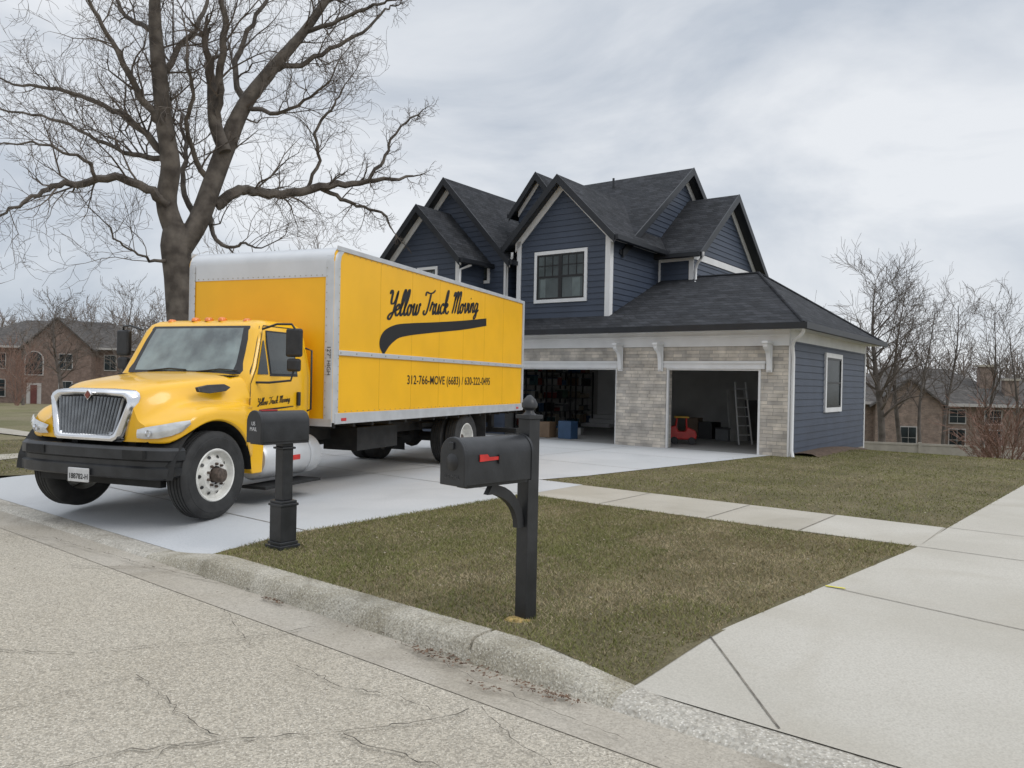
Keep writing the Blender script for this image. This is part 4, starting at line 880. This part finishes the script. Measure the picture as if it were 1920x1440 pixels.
items=[('plastic_bin','blue plastic bin on the floor at the left edge of the left garage bay','bin',1000,828,.45,.35,.5,'blue',None),('cardboard_box','brown cardboard box beside the blue bin in the garage','box',1022,820,.35,.35,.45,'brown',None),('storage_tote','beige tote standing before the garage shelves','box',1040,818,.35,.3,.3,'beige','blue'),('storage_tote','white tote on the floor of the left garage bay','box',1080,815,.4,.35,.24,'white','grey'),('storage_box','black box low on the floor in the middle of the right bay','box',1330,822,.5,.45,.5,'black',None),('storage_tote','dark grey tote beside the black box in the right bay','box',1358,826,.4,.4,.38,'grey','black'),('cardboard_box','brown cardboard box behind the toy car','box',1302,815,.4,.4,.55,'brown',None),('storage_box','teal box on the floor deep in the right garage bay','box',1275,805,.5,.4,.8,'teal',None)]
for nm,lab,cat,px,py,w,d,h,cn,ln in items:
    x_,y_=toPt(px,py); y_=max(y_,.6); obox(nm,lab,cat,max(x_,XW+.9),min(y_,6.2),0,w,d,h,cm[cn],None,cm[ln] if ln else None,random.uniform(-.3,.3))
for i,(px,hh_) in enumerate(((1378,1.5),(1412,1.2))):
    x_,y_=toPt(px,828); t=MB().box(-.3,.3,-.02,.02,0,hh_,Matrix.Translation(HW(x_,max(.8,min(y_+.3,6))))@Matrix.Rotation(-TH+R(60),4,'Z')@Matrix.Rotation(R(-9),4,'X')).build('leaning_board',cm['grey'] if i else cm['white'],bev=.005); tag(t,('white flat panel propped behind the ladder','grey flat panel propped near the right door jamb')[i],'panel')
# ================================================================= TREES
def grow(b,p,d,L,r,lv,rg,rmin,up_=.12,n=None,spread=.75,maxlv=3,kids=None,wob=.28):
    n=n or (6 if lv<2 else 4); pts=[p.copy()]; rad=[r]; q=p.copy(); dd=d.normalized(); st=[]
    for i in range(n):
        dd=(dd+V((rg.gauss(0,wob),rg.gauss(0,wob),rg.gauss(0,wob)+up_))*.55).normalized(); q=q+dd*L/n; pts.append(q.copy()); rad.append(max(rmin,r*(1-.8*(i+1)/n))); st.append((q.copy(),dd.copy(),rad[-1]))
    b.tube(pts,rad,5 if r>.05 else 3,False)
    if lv>=maxlv: return
    k=kids[lv] if kids else (7,6,5)[lv] if lv<3 else 3
    for j in range(k):
        i=min(n-1,int((j+.6)/k*n)); q,dd,rr_=st[i]; a=dd.orthogonal().normalized(); a.rotate(Matrix.Rotation(rg.uniform(0,6.28),3,dd)); nd=(dd*1.0+a*spread*rg.uniform(.6,1.3)).normalized()
        grow(b,q,nd,L*rg.uniform(.38,.62),max(rmin,rr_*.62),lv+1,rg,rmin,up_,None,spread,maxlv,kids,wob)
D0=21.
tr=thing('oak_tree','huge bare forked tree rising behind the yellow truck','tree',V((AT(345,640,D0).x,D0,0)))
BO=V(tr.location)
rg=random.Random(4)
limbs=[
([(352,800,70),(348,700,62),(340,600,56),(334,520,54),(330,460,60),(330,420,46)],0,0),
([(330,440,44),(312,380,40),(320,310,37),(308,230,33),(297,120,29),(290,30,24),(294,-60,18),(300,-140,10)],0,-1.2),
([(338,470,42),(372,415,41),(398,345,39),(424,275,38),(458,198,30),(508,132,25),(568,62,18),(612,0,15),(660,-70,9)],0,1.6),
([(422,285,26),(404,235,26),(400,190,24),(399,158,22)],.3,.3),
([(404,240,16),(412,180,16),(414,120,15),(420,50,13),(410,-30,8),(415,-110,5)],.3,-1),
([(405,385,23),(440,362,21),(475,357,19),(530,366,18),(600,352,16),(660,342,12),(720,338,8),(775,330,4)],.5,2.5),
([(600,352,9),(640,372,8),(672,385,6),(715,400,5),(735,430,3)],1.8,2.4),
([(690,340,8),(720,300,7),(735,260,5),(765,225,4),(785,215,3)],2.2,2.9),
([(575,356,8),(600,300,7),(590,250,6),(620,205,5),(640,170,3)],1.8,1.4),
([(316,385,21),(275,352,18),(215,332,16),(150,345,14),(100,350,11),(60,372,8),(10,398,5),(-50,410,3)],-.3,-2.4),
([(180,337,8),(160,300,7),(120,285,6),(60,265,5),(0,270,3)],-1.4,-3),
([(320,315,18),(285,262,15),(240,225,13),(180,190,10),(110,170,8),(40,160,5),(-30,140,3)],-.4,-.0),
([(308,235,17),(262,180,14),(232,120,12),(200,60,9),(165,0,7),(120,-60,5)],-.5,-2.2),
([(300,150,14),(340,90,11),(375,40,9),(395,-30,6)],-.6,.9),
([(322,300,12),(262,292,10),(200,270,8),(130,232,6),(60,215,5),(-20,200,3)],-.3,1.5),
([(458,198,15),(440,130,12),(465,60,9),(500,0,7),(520,-60,4)],.9,2.5),
([(508,132,13),(560,120,10),(620,95,8),(680,60,6),(720,20,4),(745,10,3)],1.1,2.8),
([(568,62,10),(640,40,8),(700,10,6),(735,0,4)],1.3,.2),
([(398,345,14),(362,290,11),(352,230,9),(362,170,7),(350,110,5)],.5,-1.5),
([(372,415,14),(345,350,11),(350,290,9),(340,240,7)],.3,1.8),
([(390,400,12),(400,440,9),(430,465,7),(460,455,5),(490,465,3)],.6,-.6),
([(458,200,10),(520,210,8),(570,190,6),(620,150,4)],.9,-1.4),
([(334,480,10),(300,490,7),(262,480,5),(225,455,4),(200,420,3)],0,-2),
([(292,60,12),(240,30,9),(200,-30,6)],-.9,.4),([(612,0,10),(600,-50,7),(580,-110,4)],1.5,1.5),
]
bt=MB(); bt2=MB(); tw=MB()
for li,(pts,d0_,d1_) in enumerate(limbs):
    P=[];Rr=[];PX=[];n=len(pts)
    cps=catmull([(a,c_) for a,c_,w in pts],4); ws=np.interp(np.linspace(0,n-1,len(cps)),range(n),[w for _,_,w in pts])
    for i,cp in enumerate(cps):
        f=i/(len(cps)-1); dep=D0+d0_+(d1_-d0_)*f
        q=AT(cp.x,cp.y,dep); P.append(q-BO+(V((rg.uniform(-.05,.05),rg.uniform(-.08,.08),rg.uniform(-.05,.05))) if 0<i<len(cps)-1 and li>3 else V((0,0,0)))); Rr.append(ws[i]*.5*dep/1442*.94); PX.append(cp.x)
    (bt if li<4 else bt2).tube(P,Rr,10 if li<4 else 6)
    if li==0: continue
    Ltot=sum((P[i+1]-P[i]).length for i in range(len(P)-1))
    k=int(Ltot*(2.2 if li>4 else 1.1))+2
    lf=lambda px:1.0 if px<560 else max(.35,1-(px-560)/260)
    for j in range(k):
        f=rg.uniform(.3 if li<4 else .15,1.0); i=min(len(P)-2,int(f*(len(P)-1))); dd=(P[i+1]-P[i]).normalized(); a=dd.orthogonal().normalized(); a.rotate(Matrix.Rotation(rg.uniform(0,6.28),3,dd))
        if li==3: continue
        nd=(dd*.8+a*rg.uniform(.5,1.2)+V((0,0,.15))).normalized()
        grow(tw,P[i],nd,rg.uniform(1.1,2.4)*(1.25-.4*f)*lf(PX[i]),max(.012,min(.034,Rr[i]*.4)),0,rg,.0042,.09,6,.85,2,(6,5,4),.46)
    grow(tw,P[-1],(P[-1]-P[-2]),1.8*lf(PX[-1]),max(.012,Rr[-1]),0,rg,.0042,.06,6,.8,2,(7,5,4),.46)
trk=bt.build('trunk',M['bark'],tr,smooth=60); bt2.build('limbs',M['bark'],trk,smooth=60,recalc=False); tw.build('crown',M['twig'],tr,recalc=False)
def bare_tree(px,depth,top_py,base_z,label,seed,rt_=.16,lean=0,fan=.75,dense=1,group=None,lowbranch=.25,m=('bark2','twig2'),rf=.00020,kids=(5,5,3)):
    g_=random.Random(seed); p0=AT(px,700,depth); p0.z=base_z; top=AT(px,top_py,depth).z; Ht=(top-base_z)*.93
    t=thing('bare_tree',label,'tree',p0,0,group)
    b=MB(); c=MB(); n=9; P=[];Rr=[]
    for i in range(n+1):
        f=i/n; P.append(V((lean*f*Ht+math.sin(f*5+seed)*.03*Ht,math.cos(f*4+seed)*.03*Ht-.03*Ht*math.cos(seed),f*Ht*.86))); Rr.append(max(.02,rt_*(1-f)**.8))
    b.tube(P,Rr,7)
    rm=depth*rf
    for j in range(int(15*dense)):
        f=lowbranch+(1-lowbranch)*(j+.5)/(15*dense); i=min(n-1,int(f*n)); q=P[i].lerp(P[i+1],f*n-i); a=g_.uniform(0,6.28); nd=V((math.cos(a)*fan,math.sin(a)*fan,1.0)).normalized()
        grow(c,q,nd,Ht*(.42-.27*f)*g_.uniform(.8,1.1),max(rm*2,Rr[i]*.42),0,g_,rm,.06,5,.75,2,kids,.30)
    b.build('trunk',M[m[0]],t,smooth=60); c.build('crown',M[m[1]],t,recalc=False); return t
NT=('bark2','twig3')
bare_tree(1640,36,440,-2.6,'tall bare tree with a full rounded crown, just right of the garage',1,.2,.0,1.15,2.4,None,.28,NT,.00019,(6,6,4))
bare_tree(1682,38,470,-2.7,'tall bare tree standing right behind the fullest one',2,.14,.03,.9,1.5,None,.35,NT,.00018,(5,5,4))
bare_tree(1735,35,505,-2.6,'thin leaning bare tree, middle of the right hand group',3,.10,.04,.6,.9,None,.4,NT,.00018)
bare_tree(1785,37,490,-2.7,'bare tree with fine upright branches in front of the chimney',4,.11,.02,.7,1.1,None,.35,NT,.00018)
bare_tree(1848,36,510,-2.7,'bare tree with a light crown right of the chimney house',5,.10,.03,.7,1.1,None,.35,NT,.00018)
bare_tree(1900,34,560,-2.6,'bare tree at the far right edge of the picture',6,.11,-.03,.8,1.0,None,.3,NT,.00018)
bare_tree(112,52,520,-1.0,'round crowned bare tree in front of the left brick house',7,.17,0,1.1,1.7,None,.25,NT,.00018,(6,5,3))
bare_tree(40,70,590,-1.4,'small bare tree at the far left behind the lawn',8,.14,0,.9,.9,None,.25)
bare_tree(235,60,500,-1.2,'bare tree just left of the truck behind the big one',9,.17,-.02,.9,1.3,None,.25,NT,.00018)
bare_tree(290,75,540,-1.5,'distant bare tree between the truck and the brick house',10,.15,.02,.8,1.0,None,.25)
bare_tree(175,85,540,-1.6,'distant bare tree rising over the left brick roof',12,.18,.02,.9,1.1,None,.25)
bare_tree(595,60,380,-1.0,'bare tree top showing above the truck box',11,.2,0,.6,.8,None,.35)
bare_tree(440,62,430,-1.0,'bare tree behind the forked trunk, above the cab',13,.2,0,.7,.9,None,.35)
def wood(name,px0,px1,depth,top,base,n,label,seed):
    g_=random.Random(seed); c=MB()
    for k in range(n):
        px=px0+(px1-px0)*(k+g_.random())/n; dp=depth*g_.uniform(.9,1.15); p=AT(px,700,dp); p.z=base; z=AT(px,top+g_.uniform(-25,25),dp).z-base
        P=[p+V((0,0,z*f)) for f in (0,.35,.8)]; c.tube(P,[.2,.15,.05],4,False)
        for j in range(10):
            f=.25+.7*j/10; a=g_.uniform(0,6.28); grow(c,p+V((0,0,z*f*.8)),V((math.cos(a)*.8,math.sin(a)*.8,1)),z*(.42-.28*f),.06,1,g_,.022,.08,4,.7,3,(5,5,4),.25)
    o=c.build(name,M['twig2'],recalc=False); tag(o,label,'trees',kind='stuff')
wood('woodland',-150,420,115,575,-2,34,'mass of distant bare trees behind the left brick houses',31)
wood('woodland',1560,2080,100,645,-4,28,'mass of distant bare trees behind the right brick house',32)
def shrub(px,depth,bz,h,label,seed,m='twig2',spread=.9):
    g_=random.Random(seed); p=AT(px,800,depth); p.z=bz; t=thing('shrub',label,'shrub',p); c=MB()
    for k in range(16):
        a=g_.uniform(0,6.28); grow(c,V((math.cos(a)*.1,math.sin(a)*.1,0)),V((math.cos(a)*spread*g_.random(),math.sin(a)*spread*g_.random(),1)),h*g_.uniform(.7,1),.02,1,g_,.007,.05,4,.6,3,(5,6,5),.25)
    c.build('branches',M[m],t,recalc=False)
M['redtwig']=mat('red_twigs',(.17,.095,.07),.95,0,.3,3,col2=(.26,.16,.12))
shrub(1888,24,-.9,1.9,'reddish bare shrub at the right edge beyond the lawn',41,'redtwig'); shrub(1855,27,-1.2,1.2,'lower reddish bare shrub left of the tall one by the fence',42,'redtwig')
shrub(30,48,-.5,3.0,'thin pale bare shrub on the far lawn at the left',43,'redtwig',.5)
A_=AT(1600,850,31); B_=AT(1960,850,29); 
fe=thing('fence','pale tan board fence behind the sloping lawn at the right','fence',V((A_.x,A_.y,0)),math.atan2(B_.y-A_.y,B_.x-A_.x)); Lf=(V((B_.x,B_.y,0))-V((A_.x,A_.y,0))).length
ztop=AT(1760,833,30).z; zbt=ztop-1.7
b=MB(); b.box(0,Lf,-.008,.008,zbt,ztop-.05)
for k in range(int(Lf/.16)): b.box(k*.16,k*.16+.15,-.014,.014,zbt,ztop-.055)
b.build('fence_boards',M['fence'],fe)
for k in range(int(Lf/2.4)+1): MB().box(k*2.4-.06,k*2.4+.06,-.06,.06,zbt-.1,ztop+.04).build('fence_post',M['fence'],fe)
MB().box(0,Lf,-.03,.03,ztop-.08,ztop).build('top_rail',M['fence'],fe)
# ================================================================= FAR HOUSES
def simple_window(par,x,y,z,w,h,s=1,arch=False):
    wn=sub('window',par)
    b=MB()
    if arch:
        prof=[(x-w/2-.12,z-.12),(x+w/2+.12,z-.12)]+[(x+(w/2+.12)*math.cos(a),z+h-w/2+(w/2+.12)*math.sin(a)) for a in lin(0,math.pi,8)]
        b.prism([V((u,y-.03,v)) for u,v in prof],(0,-.05,0))
        pr2=[(x-w/2,z),(x+w/2,z)]+[(x+(w/2)*math.cos(a),z+h-w/2+(w/2)*math.sin(a)) for a in lin(0,math.pi,8)]
        b.build('frame',M['dullwhite'],wn); b=MB(); b.poly(*[V((u,y-.1,v)) for u,v in pr2]); b.build('pane',M['hglass'],wn); return
    b.box(x-w/2-.07,x+w/2+.07,y-.08,y-.01,z-.1,z+h+.07); b.build('frame',M['dullwhite'],wn)
    b=MB()
    for (c0,c1) in ((z,z+h/2-.02),(z+h/2+.02,z+h)): b.box(x-w/2,x-.02,y-.10,y-.085,c0,c1); b.box(x+.02,x+w/2,y-.10,y-.085,c0,c1)
    b.build('pane',M['hglass'],wn)
def far_house(name,label,px,depth,bz,w,d,h,rh,brick,gables,wins,chims=(),rz=0,arches=()):
    p=AT(px,700,depth); p.z=bz; t=thing(name,label,'house',p,rz)
    MB().box(-w/2,w/2,0,d,-1,h).build('wall',M[brick],t)
    b=MB(); o=.5; k=min(d/2+o,w/2)*1.0
    slab(b,[(-w/2-o,-o,h),(w/2+o,-o,h),(w/2-k*.8,d/2,h+rh),(-w/2+k*.8,d/2,h+rh)],.15); slab(b,[(-w/2-o,d+o,h),(w/2+o,d+o,h),(w/2-k*.8,d/2,h+rh),(-w/2+k*.8,d/2,h+rh)],.15)
    slab(b,[(w/2+o,-o,h),(w/2+o,d+o,h),(w/2-k*.8,d/2,h+rh)],.15); slab(b,[(-w/2-o,-o,h),(-w/2-o,d+o,h),(-w/2+k*.8,d/2,h+rh)],.15)
    rf=b.build('roof',M['oroof'],t)
    MB().box(-w/2-o,w/2+o,-o-.1,-o,h-.22,h).build('gutter',M['dullwhite'],t)
    for (gxx,gw,gh,gy_) in gables:
        MB().prism([V((gxx-gw/2,gy_,-1)),V((gxx+gw/2,gy_,-1)),V((gxx+gw/2,gy_,h)),V((gxx,gy_,h+gh-.1)),V((gxx-gw/2,gy_,h))],(0,-gy_+1,0)).build('gable_wall',M[brick],t)
        b=MB()
        for s in(-1,1): slab(b,[(gxx,gy_-.35,h+gh),(gxx+s*(gw/2+.4),gy_-.35,h-.25),(gxx+s*(gw/2+.4),d/2,h-.25),(gxx,d/2,h+gh)],.15)
        b.build('gable_roof',M['oroof'],t)
    for (x,y,z,ww,hh) in wins: simple_window(t,x,y,z,ww,hh)
    for (x,y,z,ww,hh) in arches: simple_window(t,x,y,z,ww,hh,1,True)
    for (x,y,z0_,z1_) in chims:
        MB().box(x-.45,x+.45,y-.35,y+.35,z0_,z1_).build('chimney',M[brick],rf); MB().box(x-.55,x+.55,y-.45,y+.45,z1_,z1_+.15).build('chimney_cap',M['walk'],rf)
    return t
lh=far_house('brick_house','reddish brown brick two storey house with gables at the far left',88,80,-1.6,17.5,10,5.9,3.0,'rbrick',[(1.6,6.4,3.0,-1.4)],
 [(2.4,-1.4,.7,1.2,1.6),(2.4,-1.4,3.6,1.2,1.5),(6.2,0,.7,1.1,1.6),(6.2,0,3.6,1.1,1.5),(-4.6,0,.7,1.2,1.7),(-4.6,0,3.6,1.2,1.5),(-7,0,.7,1.2,1.7),(-7,0,3.6,1.2,1.5)],[],R(8),[(-.6,-1.4,3.0,1.6,2.3)])
MB().box(-.9,-.3,-1.5,-1.445,-.3,1.9).build('door',mat('dull_red',(.12,.035,.03),.6),lh); MB().box(-1.3,.1,-1.44,-1.41,-.3,2.1).build('door_frame',M['dullwhite'],lh)
far_house('brick_house','dark roofed brick house partly hidden behind the truck cab',300,110,-2,14,10,5.5,3.2,'rbrick',[(0,6,3,-1)],[(0,-1,3.5,1.2,1.5),(0,-1,.7,1.2,1.5)],[],R(-5))
rz_=AT(1740,755,56).z
far_house('brick_house','brown brick house with hipped roof and two chimneys at the far right',1742,56,-3.6,12.5,9,rz_+3.6,2.6,'tbrick',[(-1.5,4.4,1.8,-.8)],
 [(-1.5,-.8,1.0,1.0,1.5),(1.9,0,.9,1.0,1.5),(4.2,0,.9,1.0,1.5),(1.9,0,2.9,1.0,.9),(4.2,0,2.9,1.0,.9),(-5,0,1.2,1,1.5)],[(4.3,2,4,7.0),(5.6,1,3,6.0)],R(-14))
far_house('brick_house','low brown brick house glimpsed at the right picture edge',1935,60,-3.6,9,9,4.2,2.2,'tbrick',[],[(-2,0,1,1,1.4),(0,0,1,1,1.4)],[],R(-10))
# ================================================================= WORLD, LIGHT, CAMERA
w=bpy.data.worlds.new('World'); sc.world=w; w.use_nodes=True; nt=w.node_tree; N=nt.nodes; L=nt.links; N.clear()
out=N.new('ShaderNodeOutputWorld'); sky=N.new('ShaderNodeTexSky'); sky.sky_type='NISHITA'; sky.sun_disc=False; SE,SR=R(42),R(120); sky.sun_elevation=SE; sky.sun_rotation=SR
bg1=N.new('ShaderNodeBackground'); bg1.inputs[1].default_value=.1; L.new(sky.outputs[0],bg1.inputs[0])
tc=N.new('ShaderNodeTexCoord'); mp=N.new('ShaderNodeMapping'); mp.inputs['Scale'].default_value=(1.3,1.3,3.4); mp.inputs['Location'].default_value=(.3,.8,.2); L.new(tc.outputs['Generated'],mp.inputs[0])
nz=N.new('ShaderNodeTexNoise'); nz.inputs['Scale'].default_value=1.7; nz.inputs['Detail'].default_value=8; nz.inputs['Roughness'].default_value=.55; nz.inputs['Distortion'].default_value=.5; L.new(mp.outputs[0],nz.inputs['Vector'])
rp=N.new('ShaderNodeValToRGB'); el=rp.color_ramp.elements; el[0].position=.36; el[0].color=(.53,.585,.665,1); el[1].position=.62; el[1].color=(.86,.885,.92,1); L.new(nz.outputs['Fac'],rp.inputs[0])
sp=N.new('ShaderNodeSeparateXYZ'); L.new(tc.outputs['Generated'],sp.inputs[0])
mr=N.new('ShaderNodeMapRange'); mr.inputs['From Min'].default_value=.45; mr.inputs['From Max'].default_value=1; mr.inputs['To Min'].default_value=1; mr.inputs['To Max'].default_value=2.15; L.new(sp.outputs['Z'],mr.inputs['Value'])
bg2=N.new('ShaderNodeBackground'); L.new(rp.outputs[0],bg2.inputs[0]); L.new(mr.outputs[0],bg2.inputs[1])
ms=N.new('ShaderNodeMixShader'); ms.inputs[0].default_value=.93; L.new(bg1.outputs[0],ms.inputs[1]); L.new(bg2.outputs[0],ms.inputs[2]); L.new(ms.outputs[0],out.inputs[0])
ld_=bpy.data.lights.new('Sun','SUN'); ld_.energy=1.0; ld_.angle=R(25); ld_.color=(1,.97,.93); lo_=bpy.data.objects.new('Sun',ld_); COL.objects.link(lo_); 
sd=V((math.sin(SR)*math.cos(SE),math.cos(SR)*math.cos(SE),math.sin(SE))); lo_.rotation_euler=sd.to_track_quat('Z','Y').to_euler()
cd=bpy.data.cameras.new('Camera'); cd.sensor_width=36; cd.lens=F/1920*36; cd.clip_end=2000; cd.clip_start=.05; co=bpy.data.objects.new('Camera',cd); COL.objects.link(co)
mw=Matrix((( RT.x,UP.x,-FW.x,0),(RT.y,UP.y,-FW.y,0),(RT.z,UP.z,-FW.z,H),(0,0,0,1))); co.matrix_world=mw
sc.camera=co
sc.view_settings.view_transform='Standard'; sc.view_settings.look='None'; sc.view_settings.exposure=0
